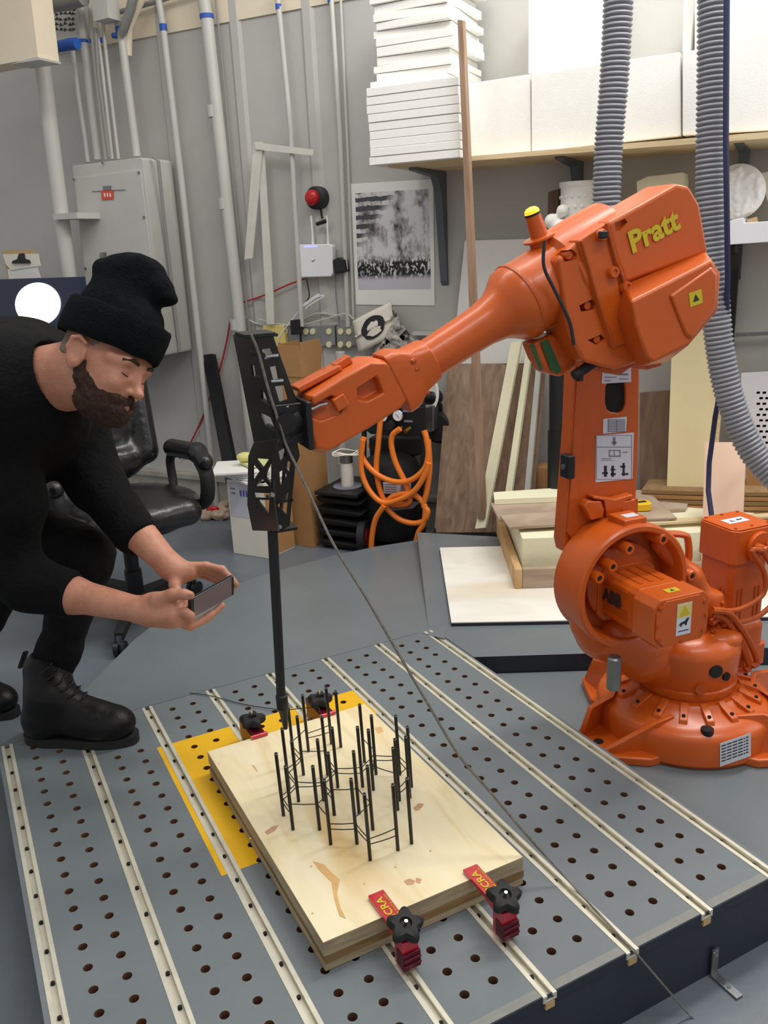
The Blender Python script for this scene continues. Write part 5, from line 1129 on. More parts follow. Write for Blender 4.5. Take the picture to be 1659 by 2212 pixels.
# perforated white cover on the right wall
r_=empty('vent_cover',w(1640,965,3.5),'white cover panel with rows of dark perforations, right frame edge','vent')
fr=[(1601,806),(1780,797),(1780,1040),(1604,1040)]
holes=[]
for i in range(11):
    for j in range(7):
        x=1634+j*13+(i%2)*6; y=846+i*12; 
        holes.append([w(x,y,3.5),w(x+8,y-.5,3.5),w(x+8,y+5,3.5),w(x,y+5.5,3.5)])
plate([w(x,y,3.5) for x,y in fr],holes,nW*.012).build('perforated_sheet','white',r_); slab([(1612,822),(1760,815),(1760,1030),(1614,1030)],3.53,.02,'dark_backing','holedark',r_)
# horizontal stack of cardboard sheets
n=8
for i in range(n):
    y=1058+i*10.5; lab='flat cardboard sheet, %s from the top in the stack behind the robot'%(['topmost']+NTH[1:])[i]
    j=random.uniform(-4,4); slab([(1385+j,y),(1518,y+4),(1760,y+8),(1760,y+16),(1518,y+12),(1385+j,y+8)],3.3-.004*i,.3,'cardboard_sheet','card' if i%2 else 'cardd',label=lab,cat='cardboard',group='flat cardboard sheets stacked behind the robot')
wthing('cardboard_box','card',[(1612,1002),(1760,1010),(1760,1065),(1612,1062)],3.4,.2,'open cardboard box edge at right above the cardboard stack','box')
wthing('cardboard_strip','card',[(1155,1010),(1226,1014),(1226,1068),(1155,1065)],3.45,.1,'brown cardboard piece between black post and leaning strips','cardboard')
# ================================================================ HOSES FROM ABOVE
def hose(name,pts,rpx,d,label,pitch):
    P=spline([w(x,y,d if len(q)==0 else q[0]) for x,y,*q in pts],30); 
    cum=[0]
    for a,b in zip(P,P[1:]): cum.append(cum[-1]+(b-a).length)
    Lt=cum[-1]; N=int(Lt/pitch); r0=pxr(w(pts[0][0],200,d),rpx); pp=[];rr=[]; k=0
    for i in range(N*4+1):
        s=Lt*i/(N*4)
        while k<len(cum)-2 and cum[k+1]<s: k+=1
        t=(s-cum[k])/max(1e-9,cum[k+1]-cum[k]); pp.append(P[k].lerp(P[k+1],t)); rr.append(r0*(1.0,.95,.84,.95)[i%4])
    r_=empty(name,pp[-1],label,'hose'); MB().tube(pp,rr,n=28).build('ribbed_tube','hose',r_,smooth=70); return r_
hose('grey_hose',[(1337,-40),(1333,60),(1326,180),(1316,300),(1311,400),(1310,470)],32,3.0,'ribbed grey hose hanging down behind the robot head, left one',.0150)
hose('grey_hose',[(1541,-40),(1540,80),(1537,250),(1534,400),(1537,520),(1545,650),(1556,760),(1577,860),(1612,950),(1662,1020),(1740,1080)],33,2.95,'ribbed grey hose hanging at right and curving off the frame edge',.0150)
# ================================================================ BOXES, TRAYS, COMPRESSOR ON THE FLOOR
def fbox(name,A,B,C,h,th,mats,par,lid=True,**k):
    """open box standing on the floor; A,B,C ground corners in the photo"""
    a,b,c=fl(*A),fl(*B),fl(*C); d=a+(c-b); up=V(0,0,h); mb=MB(); ccc=(a+b+c+d)/4
    sh_=lambda p:p+(ccc-p).normalized()*th
    o_=[a,b,c,d]; i_=[sh_(p) for p in o_]
    mb.loft([[p+V(0,0,.001) for p in o_],[p+up for p in o_],[p+up for p in i_],[p+V(0,0,th) for p in i_]]); return mb.build(name,mats,par,**k),o_,up
wb=empty('white_carton',fl(560,1195),'tall white box full of papers under the winding tool','box')
o,q,up=fbox('box',(505,1195),(583,1208),(637,1182),.355,.006,'linen',wb,bevel=.001)
def face(par,a,b,u0,u1,v0,v1,up,name,m,off=.001,th=.0006):
    n_=(b-a).cross(up).normalized(); n_=n_ if n_.dot(CF)<0 else -n_
    P=lambda u,v_:a+(b-a)*u+up*v_+n_*off
    return MB().prism([P(u0,v0),P(u1,v0),P(u1,v1),P(u0,v1)],n_*th).build(name,m,par)
face(wb,q[0],q[1],.05,.75,.52,.97,up,'shipping_label','label'); 
for i in range(4): face(wb,q[0],q[1],.35+.08*i,.39+.08*i,.80,.88,up,'blue_mark',mat('blue_ink','4A50B0',.6),.002)
for i in range(2): face(wb,q[0],q[1],.10,.22,.82+.06*i,.84+.06*i,up,'print','inkg',.002)
face(wb,q[1],q[2],.0,1,.02,.94,up,'tan_side','card')
random.seed(5)
topz=q[0].z+.355
cc=(q[0]+q[2])/2
for i in range(5):
    an=.25*i-.4; e1=((q[1]-q[0]).normalized()*math.cos(an)+(q[2]-q[1]).normalized()*math.sin(an)); e2=V(-e1.y,e1.x,0)
    mb=MB(); mb.box(V(cc.x,cc.y,topz+.006+.011*i)+e1*(-.03-.008*i),e1*.125,e2*.115,V(0,0,.004)+e1*.0); 
    mb.build('paper_folder','paper',label=['lowest white folder on the white box','second white folder from the bottom on the white box','middle white folder on the white box','second white folder from the top on the white box','top white folder on the white box'][i],cat='folder',group='white folders on the white box')
mb=MB(); mb.box(V(cc.x,cc.y,topz+.066)+V(.02,0,0),V(.07,.03,0),V(-.03,.05,0),V(0,0,.006)); mb.build('green_notepad',mat('pale_green','D5DE9A',.6),label='pale green pad lying on the folder pile',cat='notepad')
mb=MB(); mb.ball(V(cc.x-.05,cc.y,topz+.095),.04,.03,.022); mb.build('yellow_cloth',mat('pale_yellow','DDD58C',.8),smooth=True,label='small pale yellow bundle on top of the folder pile',cat='bundle')
cb=empty('cardboard_box',fl(680,1175),'tall brown open cardboard box beside the white box','cardboard box')
hb=w(678,815,3.232).z-FZ; 
o,q,up=fbox('box',(636,1176),(678,1184),(716,1160),hb,.005,'card',cb)
# flaps
for a,b,ex_ in((q[0],q[1],V(-.001,-.001,.135)),(q[1],q[2],V(.001,-.001,.150)),(q[2],q[3],V(.01,.015,.12)),(q[3],q[0],V(-.002,.0,.14))):
    MB().prism([a+up,b+up,b+up+ex_,a+up+ex_],(b-a).cross(V(0,0,1)).normalized()*.004).build('flap','card',cb)
# black tray rack with the wire spools
tr=empty('tray_rack',fl(745,1185),'black rack of five sloping trays under the white wire spool','tray rack')
tc_=w(741,1185,3.25); tz0=FZ
for i in range(5):
    z=FZ+.015+.052*i; mb=MB(); c=WS(tc_.dot(dW),z,3.36); mb.loft([[c-dW*.1-nW*.12,c+dW*.1-nW*.12,c+dW*.1+nW*.14,c-dW*.1+nW*.14],[c-dW*.12-nW*.13+zv*.018,c+dW*.12-nW*.13+zv*.028,c+dW*.12+nW*.14+zv*.03,c-dW*.12+nW*.14+zv*.03]]); mb.build('tray','rubber',tr,bevel=.003)
for a in(-1,1):
    c=WS(tc_.dot(dW)+a*.09,FZ+.135,3.47); MB().box(c,dW*.012,nW*.02,V(0,0,.135)).build('upright','black',tr)
mb=MB(); mb.box(WS(tc_.dot(dW),FZ+.275,3.36),dW*.11,nW*.15,V(0,0,.008)); mb.build('rack_top','black',tr,bevel=.003)
sp=empty('wire_spool',WS(tc_.dot(dW),FZ+.284,3.33),'spool of white wire standing on the black tray rack','spool'); c=V(WLOC[sp.name])
MB().lathe(c,zv,[(0,.068),(.004,.068)],n=28).build('bottom_flange','inkg',sp); MB().lathe(c+zv*.004,zv,[(0,.028)]+[(z,.028+.0022*(i%2)) for i,z in enumerate([.004*k for k in range(1,28)])]+[(.11,.028)],n=24).build('wound_wire','linen',sp,smooth=60)
MB().lathe(c+zv*.114,zv,[(0,.03),(.045,.03)],n=24).build('core','steeld',sp,smooth=True)
for i in range(3): MB().tube([c+zv*(.155+.004*i)+V(math.cos(t)*(.062-.004*i),math.sin(t)*(.05-.004*i),.004*math.sin(3*t+i)) for t in [2*PI*k/28 for k in range(29)]],.003,n=6).build('loose_ring','linen',sp,smooth=True)
# air compressor
ac=empty('air_compressor',w(850,1195,3.35),'black upright air compressor with gauges and red-hubbed wheels','air compressor')
def C_(x,y,d=3.35): return w(x,y,d)
MB().lathe(V(*(C_(852,1190,3.42).to_2d()),FZ+.03),zv,[(0,.06),(.01,.11),(.05,.135),(.33,.135),(.375,.115),(.40,.06)],n=32).build('tank','rubber',ac,smooth=40)
ft=pxr(C_(850,1000),1)
MB().tube(spline([C_(786,1150),C_(787,905),C_(792,880),C_(806,868)],6),.012,n=10).build('left_frame','black',ac,smooth=True); MB().tube(spline([C_(915,1160),C_(914,900),C_(908,868),C_(890,852),C_(862,853),C_(855,860)],6),.013,n=10).build('handle_frame','black',ac,smooth=True)
slab([(790,888),(868,876),(914,880),(912,940),(884,944),(800,938),(790,930)],3.33,.03,'control_panel','black',ac,bevel=.004)
slab([(795,945),(908,945),(905,985),(798,990)],3.46,.12,'pump_block','rubber',ac,bevel=.01)
for x,y,r_ in((831,900,10),(862,897,12.5)):
    P=C_(x,y,3.325); R_=pxr(P,r_); MB().lathe(P,-nW,[(0,R_),(.014,R_),(.016,R_*.92)],n=22).build('gauge','steel',ac,smooth=30); MB().cyl(P-nW*.0165,P-nW*.0172,R_*.86,n=22).build('gauge_face','white',ac); MB().box(P-nW*.0175,(dW+zv).normalized()*R_*.5,(dW-zv).normalized()*.001,nW*.0003).build('needle','ink',ac)
P=C_(846,918,3.325); MB().lathe(P,-nW,[(0,.022),(.03,.02)],n=16).build('regulator_knob','rubber',ac,smooth=True)
for x,y in((868,924),(886,925)): P=C_(x,y,3.325); MB().tube([P,P-nW*.03-zv*.008+dW*.01],.010,n=10).build('brass_coupler','brass',ac,smooth=True)
for x,y,a in((880,888,.012),(882,910,.012)): P=C_(x,y,3.328); MB().box(P,dW*.02,nW*.002,zv*.004).build('panel_mark','inkg',ac)
v,f=soft([cap(C_(905,860,3.5),C_(940,858,3.5),.03,.036,.01),bx(C_(930,900,3.55),(.045,.05,.06),(dW,nW,zv),.01,rd=.012)],.006); softobj('motor_head',[(v,f)],'black',ac)
slab([(918,880),(936,876),(936,932),(920,936)],3.45,.06,'cylinder_fins','steeld',ac,bevel=.004); MB().lathe(C_(944,925,3.5),nW,[(0,.06),(.02,.075),(.04,.06)],n=26).build('flywheel_cover','rubber',ac,smooth=True)
slab([(827,1042),(887,1044),(886,1068),(829,1066)],3.278,.004,'tank_label','label',ac); 
for i in range(4): slab([(832,1046+i*5),(856,1046.5+i*5),(856,1048+i*5),(832,1047.5+i*5)],3.2765,.001,'print','inkg',ac)
slab([(866,1046),(884,1047),(883,1064),(865,1063)],3.2765,.001,'print','inkg',ac)
slab([(826,1088),(908,1084),(892,1098),(845,1104)],3.28,.004,'name_sticker','inkg',ac); 
slab([(875,1089),(888,1088),(884,1096),(873,1097)],3.2785,.001,'red_print','redcord',ac)
for x,y in((784,1150),(930,1150)):
    P=V(*(C_(x,y,3.26).to_2d()),FZ+.075); ax_=(dW*.97-nW*.25).normalized(); MB().lathe(P-ax_*.02,ax_,[(0,.055),(.004,.073),(.036,.073),(.04,.055)],n=28).build('tyre','rubber',ac,smooth=40); MB().lathe(P-ax_*.0225,ax_,[(0,.02),(.001,.04),(.045,.04),(.046,.02)],n=20).build('red_hub','redp',ac,smooth=40)
hp=[(815,1215,3.2),(812,1215,3.2)]
ho=empty('orange_air_hose',w(830,1190,3.25),'orange air hose coiled over the compressor front','hose')
H=lambda pts,d,name='coil':MB().tube(spline([w(x,y,d+(q[0] if q else 0)) for x,y,*q in pts],8),.0125,n=10).build(name,'orangeh',ho,smooth=True)
H([(822,905),(817,960),(813,1010),(820,1055),(835,1085),(868,1090),(885,1082),(882,1060),(872,1035),(855,1000),(846,965),(848,940),(864,926)],3.25)
H([(786,945),(780,975),(790,1000),(815,1025),(850,1040),(885,1038),(915,1015),(925,985),(922,950),(916,930)],3.235)
H([(784,950),(780,1010),(795,1055),(825,1085),(860,1080),(895,1060),(918,1025),(926,1000)],3.22)
H([(925,950),(928,1010),(922,1060),(915,1090),(924,1105),(915,1125),(890,1130),(860,1120),(835,1095),(845,1075),(875,1066),(900,1072),(918,1095),(915,1130),(904,1150),(898,1175)],3.245)
H([(830,1092),(812,1120),(804,1155),(802,1195),(808,1225)],3.21)
H([(872,864),(878,878)],3.36); H([(798,965),(805,955),(820,948)],3.5); H([(885,948),(905,960),(912,972)],3.5)
# crumpled scraps at the wall foot
v,f=soft([ell(fl(455,1118)+V(0,0,.03),(.05,.05,.03),None,.01),ell(fl(478,1120)+V(0,0,.03),(.05,.05,.035),None,.01),cap(fl(440,1122)+V(0,0,.02),fl(490,1112)+V(0,0,.06),.015,.02,.01)],.005)
softobj('crumpled_scraps',[(v,f)],'debris',disp=.02,dscale=18,label='crumpled tan scraps on the floor left of the white box',cat='scraps')
mb=MB(); mb.ball(fl(462,1122)+V(0,0,.055),.035,.015,.02); mb.build('red_scrap','redp',smooth=True,label='small red scrap lying on the crumpled tan scraps',cat='scraps')
# ================================================================ ON THE BACK PLATFORM
# white board on thin black base
bz=.012
B4=[Z(950,1184,bz),Z(975,1346,bz),Z(1720,1332,bz),Z(1640,1168,bz)]
wbd=empty('white_board',Z(1200,1300,0),'large white painted panel lying flat on the raised back platform','panel')
MB().prism([p-V(0,0,bz-.0005) for p in B4],V(0,0,bz-.0015)).build('dark_edge','navy',wbd); MB().prism([p-V(0,0,.001) for p in B4],V(0,0,.0035)).build('white_face','birch',wbd)
wz=bz+.003
# shallow pine tray: outline from its near-left corner
c0=Z(1112,1272,wz); cl_=Z(1048,1130,wz); cr_=Z(1235,1268,wz); ex=(cr_-c0).normalized(); ey=(V(cl_.x,cl_.y,wz)-c0).normalized(); ey=(ey-ex*ey.dot(ex)).normalized()
ht=.072; ty=.60; tx=1.02
tray=empty('pine_tray',c0+ex*tx/2+ey*ty/2,'shallow pine frame holding foam, standing on the white panel','wooden frame')
def ob(o,x0,x1,y0,y1,z0,z1): return MB().box(o+ex*(x0+x1)/2+ey*(y0+y1)/2+V(0,0,(z0+z1)/2),ex*((x1-x0)/2),ey*((y1-y0)/2),V(0,0,(z1-z0)/2))
ob(c0,.0,.026,0,ty,0,ht).build('side_rail','pine',tray,bevel=.002); ob(c0,.027,tx-.027,0,.024,0,ht).build('front_rail','driftwood',tray,bevel=.002); ob(c0,tx-.026,tx,0,ty,0,ht).build('side_rail','pine',tray,bevel=.002); ob(c0,.027,tx-.027,ty-.024,ty,0,ht).build('back_rail','pine',tray,bevel=.002)
ob(c0,.0265,tx-.027,.025,ty-.025,.002,.01).build('tray_floor','ply_shelf',tray)
ob(c0,.033,.36+.55,.06,ty-.04,.0105,.165).build('foam_block','foamc',label='thick cream foam block sitting in the pine frame',cat='foam block',bevel=.003)
ob(c0,.0,.75,.40,.62,.1655,.205).build('foam_slab','foamc',label='thin cream foam slab on top, behind the wood boards',cat='foam slab',bevel=.002) if False else None
# boards lying on the foam
zt_=.166+wz
def onz(pts,z,th,name,m,label,cat,**k): return MB().prism([Z(x,y,z+.001) for x,y in pts],V(0,0,th-.001)).build(name,m,label=label,cat=cat,**k)
onz([(1060,1092),(1245,1082),(1500,1066),(1480,1105),(1240,1120),(1078,1128)],zt_,.012,'wood_board','driftwood','grey-brown wood board lying furthest back on the foam block','board')
onz([(1080,1118),(1240,1107),(1410,1096),(1445,1130),(1240,1136),(1100,1144)],zt_+.0125,.010,'wood_board','driftwood','grey-brown wood board lying nearest on the foam block','board')
onz([(1066,1074),(1210,1064),(1365,1064),(1365,1080),(1210,1084),(1068,1090)],zt_+.0125,.022,'foam_slab','foamc','thin cream foam slab behind the two grey-brown boards','foam slab')
onz([(1358,1062),(1396,1062),(1462,1122),(1370,1126)],zt_+.0235,.008,'plywood_offcut','driftwood','grey-brown plywood offcut under the yellow tape measure','board')
onz([(1372,1128),(1660,1112),(1665,1119),(1372,1138)],zt_+.012,.008,'plywood_strip','ply_shelf','long thin plywood strip reaching right behind the robot','strip')
# tape measure
tm=empty('tape_measure',Z(1385,1100,zt_+.033),'small yellow tape measure on the plywood offcut beside the robot arm','tape measure'); c=V(WLOC[tm.name])
o=MB(); K=20; o.loft([[c+V(.034*math.copysign(abs(math.cos(2*PI*k/K))**.6,math.cos(2*PI*k/K)),.03*math.copysign(abs(math.sin(2*PI*k/K))**.6,math.sin(2*PI*k/K)),z) for k in range(K)] for z in(0,.028)]); o.build('case','yellowp',tm,bevel=.004); MB().box(c+V(.0,.0,.029),V(.016,.004,0),V(-.002,.008,0),V(0,0,.001)).build('black_mark','ink',tm)
onz([(1560,1190),(1640,1140),(1700,1135),(1700,1190)],.02,.002,'green_sheet',mat('pale_green_sheet','B9E0B4',.6),'pale green sheet behind the rear robot motor','sheet') if False else None
# ================================================================ OFFICE CHAIR
CH=V(-.955,3.03,FZ)
ch=empty('office_chair',CH,'black leather swivel office chair with padded arms behind the man','chair')
fdir=V(.55,-.83,0).normalized(); sdir=V(fdir.y,-fdir.x,0)   # facing direction; sdir = towards the chair's left in view
if sdir.x<0: sdir=-sdir
sz=.47
def CP(f,s_,z): return CH+fdir*f+sdir*s_+V(0,0,z)
A3=(fdir,sdir,zv)
v,f=soft([ell(CP(.02,0,sz-.01),(.27,.27,.055),A3,.02),ell(CP(.10,0,sz+.01),(.18,.22,.05),A3,.03),cap(CP(.22,-.16,sz-.015),CP(.22,.16,sz-.015),.05,.05,.03),cap(CP(.26,-.12,sz+.035),CP(-.1,-.14,sz+.045),.004,.004,.02,-1),ell(CP(0,0,sz-.07),(.24,.24,.03),A3,.02)],.008)
softobj('seat',[(v,f)],'leather',ch,smoothit=2)
def BP(s_,h,t=0): # backrest coordinates: width, height, depth
    return CP(-.24-.16*h/.7+t,s_,sz+.03+h*.78)
bu=(V(0,0,1)*.7-fdir*.16).normalized(); bn=sdir.cross(bu).normalized(); bn=bn if bn.dot(fdir)>0 else -bn
B3=(sdir,bn,bu)
v,f=soft([ell(BP(0,.34),(.25,.05,.28),B3,.02),ell(BP(0,.55,.03),(.19,.05,.09),B3,.03),ell(BP(0,.30,.03),(.15,.045,.13),B3,.03),ell(BP(0,.10,.03),(.18,.05,.09),B3,.03),cap(BP(-.16,.43,.075),BP(.16,.43,.075),.012,.012,.03,-1),cap(BP(-.16,.18,.075),BP(.16,.18,.075),.012,.012,.03,-1)]+[cap(BP(.19*sg,.12,.03),BP(.21*sg,.60,.03),.045,.04,.03) for sg in(-1,1)]+[cap(BP(.13*sg,.02,.085),BP(.17*sg,.66,.085),.008,.008,.02,-1) for sg in(-1,1)],.008)
softobj('backrest',[(v,f)],'leather',ch,smoothit=2)
for sg in(-1,1):
    s1=.265*sg
    v,f=soft([cap(CP(-.16,s1,sz+.14),CP(.10,s1,sz+.165),.035,.034,.02),cap(CP(.10,s1,sz+.165),CP(.17,s1,sz+.14),.034,.03,.02)],.006)
    softobj('arm_pad',[(v,f)],'leather',ch)
    MB().tube(spline([CP(.12,s1,sz+.14),CP(.17,s1,sz+.09),CP(.15,s1,sz+.0),CP(.06,s1,sz-.05),CP(-.02,s1*.7,sz-.06)],6),[.022]*13+[.02]*12,n=10,sx=1.3).build('arm_frame','rubber',ch,smooth=True)
    MB().tube(spline([CP(-.14,s1,sz+.13),CP(-.20,s1,sz+.08),CP(-.16,s1*.95,sz-.02),CP(-.04,s1*.7,sz-.06)],6),.018,n=10).build('arm_frame','rubber',ch,smooth=True)
MB().lathe(CP(0,0,.09),zv,[(0,.032),(.12,.032),(.125,.026),(.25,.026),(.255,.02),(.34,.02)],n=20).build('gas_column','black',ch,smooth=True)
MB().box(CP(0,0,sz-.09),fdir*.11,sdir*.08,zv*.02).build('tilt_mechanism','black',ch,bevel=.006)
for k in range(5):
    t=2*PI*k/5-PI/2+.05; e=V(math.cos(t),math.sin(t),0); o=CP(0,0,0)
    lg=MB().loft([[o+e*x+e.cross(zv)*a*wd_+zv*(z+b) for a,b in((-1,-.018),(1,-.018),(1,.016),(-1,.016))] for x,z,wd_ in((.02,.105,.03),(.15,.10,.024),(.30,.075,.016))]).build('leg','rubber',ch,bevel=.005)
    P=o+e*.30+zv*.028; MB().cyl(P+zv*.02,P+zv*.05,.010,n=10).build('caster_stem','steeld',lg,smooth=True)
    for q in(-1,1): MB().lathe(P+e.cross(zv)*(q*.004),e.cross(zv)*q,[(0,.026),(.016,.028),(.020,.018)],n=18).build('caster_wheel','black',lg,smooth=35)
# ================================================================ THE MAN LEANING OVER WITH A PHONE
PX=lambda x,y,d:D(x,y,d)
# head frame: forward, side (towards the viewer), up
a0=math.radians(24); fimg=(CR*math.cos(a0)-CU*math.sin(a0)); uimg=(CR*math.sin(a0)+CU*math.cos(a0)); yaw=math.radians(19)
HF=(fimg*math.cos(yaw)-CF*math.sin(yaw)).normalized(); HS=(-CF*math.cos(yaw)-fimg*math.sin(yaw)).normalized(); HU=uimg.normalized()
HS=(HS-HU*HS.dot(HU)).normalized(); HF=(HF-HU*HF.dot(HU)-HS*HF.dot(HS)).normalized()
HC=PX(229,778,1.80); HK=.94
def hp(x,y,z): return HC+(HF*x+HS*y+HU*z)*HK
H3=(HF,HS,HU)
def he(c,r,k=.012,s=1,ax=H3): return ell(hp(*c),tuple(q*HK for q in r),ax,k,s)
def hc(a,b,ra,rb=None,k=.008,s=1): return cap(hp(*a),hp(*b),ra*HK,(ra if rb is None else rb)*HK,k,s)
head=[he((-.012,0,.035),(.098,.077,.088)),he((.030,0,-.02),(.072,.068,.085),.02),he((.040,0,-.072),(.060,.056,.050),.02),he((.068,0,-.097),(.032,.034,.026),.02),
 hc((.082,-.034,.020),(.082,.034,.020),.013,k=.012),hc((.078,.040,.012),(.055,.060,.008),.012,.010,k=.012),hc((.078,-.040,.012),(.055,-.060,.008),.012,.010,k=.012),
 he((.066,.040,-.038),(.026,.022,.020),.015),he((.066,-.040,-.038),(.026,.022,.020),.015),
 he((.100,.031,-.006),(.013,.015,.010),.010,-1),he((.100,-.031,-.006),(.013,.015,.010),.010,-1),
 he((.076,.031,-.008),(.0145,.0145,.0115),.003),he((.076,-.031,-.008),(.0145,.0145,.0115),.003),
 hc((.088,0,.008),(.108,0,-.034),.008,.010,.008),he((.115,0,-.041),(.014,.012,.011),.007),he((.100,.012,-.045),(.010,.008,.007),.005),he((.100,-.012,-.045),(.010,.008,.007),.005),
 he((.103,.007,-.052),(.006,.004,.004),.002,-1),he((.103,-.007,-.052),(.006,.004,.004),.002,-1),
 hc((.088,-.014,-.071),(.088,.014,-.071),.0065,k=.004),hc((.086,-.013,-.083),(.086,.013,-.083),.007,k=.004),hc((.096,-.018,-.0768),(.096,.018,-.0768),.0016,k=.003,s=-1)]
for sg in(1,-1):   # ears
    ea=(HF*.95-HS*.25*sg).normalized(); es=HU.cross(ea).normalized(); E3=(ea,es,HU)
    head+=[ell(hp(-.012,.080*sg,-.012),(.020,.008,.034),E3,.006),ell(hp(-.008,.088*sg,-.008),(.012,.006,.021),E3,.004,-1)]
    rim=[hp(-.012+.0,.078*sg,-.044),hp(-.022,.084*sg,-.030),hp(-.031,.090*sg,-.008),hp(-.027,.092*sg,.014),hp(-.012,.090*sg,.022),hp(.003,.084*sg,.014)]
    for p,q in zip(rim,rim[1:]): head.append(cap(p,q,.0048,.0048,.004))
    head.append(ell(hp(-.004,.082*sg,-.034),(.007,.005,.009),E3,.004)); head.append(hc((.006,.078*sg,-.020),(.006,.080*sg,-.008),.004,k=.004))
NB=PX(52,822,1.90)
head+=[cap(hp(-.045,0,-.03),NB,.058,.066,.02),cap(hp(-.02,0,-.06),NB+CR*.02-CU*.02,.055,.06,.02),cap(NB,PX(-10,850,1.98),.055,.05,.03)]
vh,fh=soft(head,.0028)
# arms with hands
def hand(prims,wr,pl,pn,ps,fingers,thumb,sc_=1.0,pk=.010):
    """wr wrist; pl palm direction; pn palm normal; ps side; fingers = lists of joints"""
    prims+= [bx(wr+pl*.052,(.046,.040,.013),(pl,ps,pn),pk,rd=.012)]
    for jn,r in fingers:
        for i,(p,q) in enumerate(zip(jn,jn[1:])): prims.append(cap(p,q,r*(1-.06*i),r*(1-.06*(i+1)),.004 if i else .006))
    for i,(p,q) in enumerate(zip(thumb,thumb[1:])): prims.append(cap(p,q,.013-.002*i,.012-.0018*i,.007))
# near (right) hand: palm behind the phone's left end, thumb along the top
e0=PX(20,1215,1.98); e0=PX(35,1259,1.97); w0=PX(306,1318,1.90)
near=[cap(e0,w0.lerp(e0,.55),.040,.040,.02),cap(w0.lerp(e0,.55),w0,.040,.028,.02),cap(w0,PX(325,1320,1.895),.028,.029,.015)]
pl=(PX(400,1318,1.885)-w0).normalized(); pn=(CU*.55-CF*.75+CR*.0); pn=(pn-pl*pn.dot(pl)).normalized(); ps=pl.cross(pn).normalized()
near+=[bx(PX(352,1318,1.895),(.044,.024,.034),(pl,pn,ps),.018,rd=.018),ell(PX(345,1298,1.885),(.036,.018,.02),(pl,pn,ps),.018),ell(PX(368,1333,1.89),(.034,.02,.024),(pl,pn,ps),.018)]
TH=[PX(340,1296,1.875),PX(372,1284,1.865),PX(398,1284,1.86),PX(411,1286,1.862)]
for i,(p,q,ra,rb) in enumerate([(TH[0],TH[1],.017,.0125),(TH[1],TH[2],.0122,.0108),(TH[2],TH[3],.0108,.0095)]): near.append(cap(p,q,ra,rb,.008))
for jn,r in [([PX(372,1305,1.895),PX(398,1298,1.90),PX(407,1308,1.895),PX(398,1313,1.885)],.0088),
             ([PX(372,1325,1.88),PX(400,1322,1.868),PX(411,1330,1.872),PX(402,1336,1.885)],.0105),
             ([PX(375,1338,1.89),PX(405,1352,1.90),PX(432,1343,1.925),PX(455,1326,1.94)],.0095),
             ([PX(375,1342,1.90),PX(412,1354,1.915),PX(448,1336,1.94),PX(480,1308,1.955)],.0090)]:
    for i,(p,q) in enumerate(zip(jn,jn[1:])): near.append(cap(p,q,r*(1-.05*i),r*(1-.05*(i+1)),.005))
near+=[ell(PX(409,1284,1.852),(.006,.0045,.0018),(CR,CU,CF),.001)]
vn_,fn_=soft(near,.0026)
# far (left) hand: arched over the right end of the phone
e1=PX(215,1065,2.10); w1=PX(366,1222,2.00)
far=[cap(e1,e1.lerp(w1,.45),.046,.045,.02),cap(e1.lerp(w1,.45),w1,.045,.029,.02),cap(w1,PX(380,1232,1.995),.029,.028,.015)]
q1=(PX(440,1232,2.0)-w1).normalized(); far+=[bx(PX(398,1232,2.0),(.036,.020,.030),(q1,q1.cross(CF).normalized(),CF),.016,rd=.016),ell(PX(385,1240,1.985),(.022,.022,.026),None,.016)]
for jn,r in [([PX(405,1222,1.985),PX(445,1222,1.985),PX(480,1230,1.985),PX(502,1254,1.985),PX(509,1262,1.985)],.0098),
             ([PX(405,1226,2.0),PX(448,1229,2.005),PX(482,1243,2.0),PX(500,1266,1.995),PX(500,1274,1.99)],.0100),
             ([PX(405,1232,2.015),PX(445,1236,2.025),PX(478,1252,2.02),PX(494,1276,2.01)],.0095),
             ([PX(402,1238,2.03),PX(440,1243,2.045),PX(470,1256,2.04),PX(484,1272,2.03)],.0085)]:
    for i,(p,q) in enumerate(zip(jn,jn[1:])): far.append(cap(p,q,r*(1-.05*i),r*(1-.05*(i+1)),.005))
for p,q,ra,rb in [(PX(382,1238,1.98),PX(377,1262,1.965),.016,.0125),(PX(377,1262,1.965),PX(384,1282,1.95),.0122,.0105),(PX(384,1282,1.95),PX(396,1294,1.94),.0105,.009)]: far.append(cap(p,q,ra,rb,.008))
vf,ff=soft(far,.0026)
# body under the clothes (torso, upper arms, legs): kept inside the clothing
SHn=PX(10,880,1.86); SHf=PX(150,880,2.12); PEL=PX(-95,1065,2.42)
tor=[cap(PX(-10,860,2.0),PEL,.09,.11,.05),cap(SHn,SHf,.055,.055,.04),cap(SHn,e0,.052,.045,.03),cap(SHf,e1,.05,.045,.03)]
KN=PX(183,1205,2.16); AN=PX(118,1440,2.20); HPn=PX(-80,1095,2.35)
KF=PX(62,1175,2.52); AF=PX(-95,1430,2.62); HPf=PX(-110,1085,2.58)
tor+=[cap(HPn,KN,.075,.055,.03),cap(KN,AN,.05,.038,.03),cap(HPf,KF,.07,.055,.03),cap(KF,AF,.05,.038,.03)]
vt,ft_=soft(tor,.012)
body=softobj('person',[(vh,fh),(vn_,fn_),(vf,ff),(vt,ft_)],'skin',smoothit=1,label='bearded man in black with beanie and boots, leaning in to photograph with a phone',cat='person')
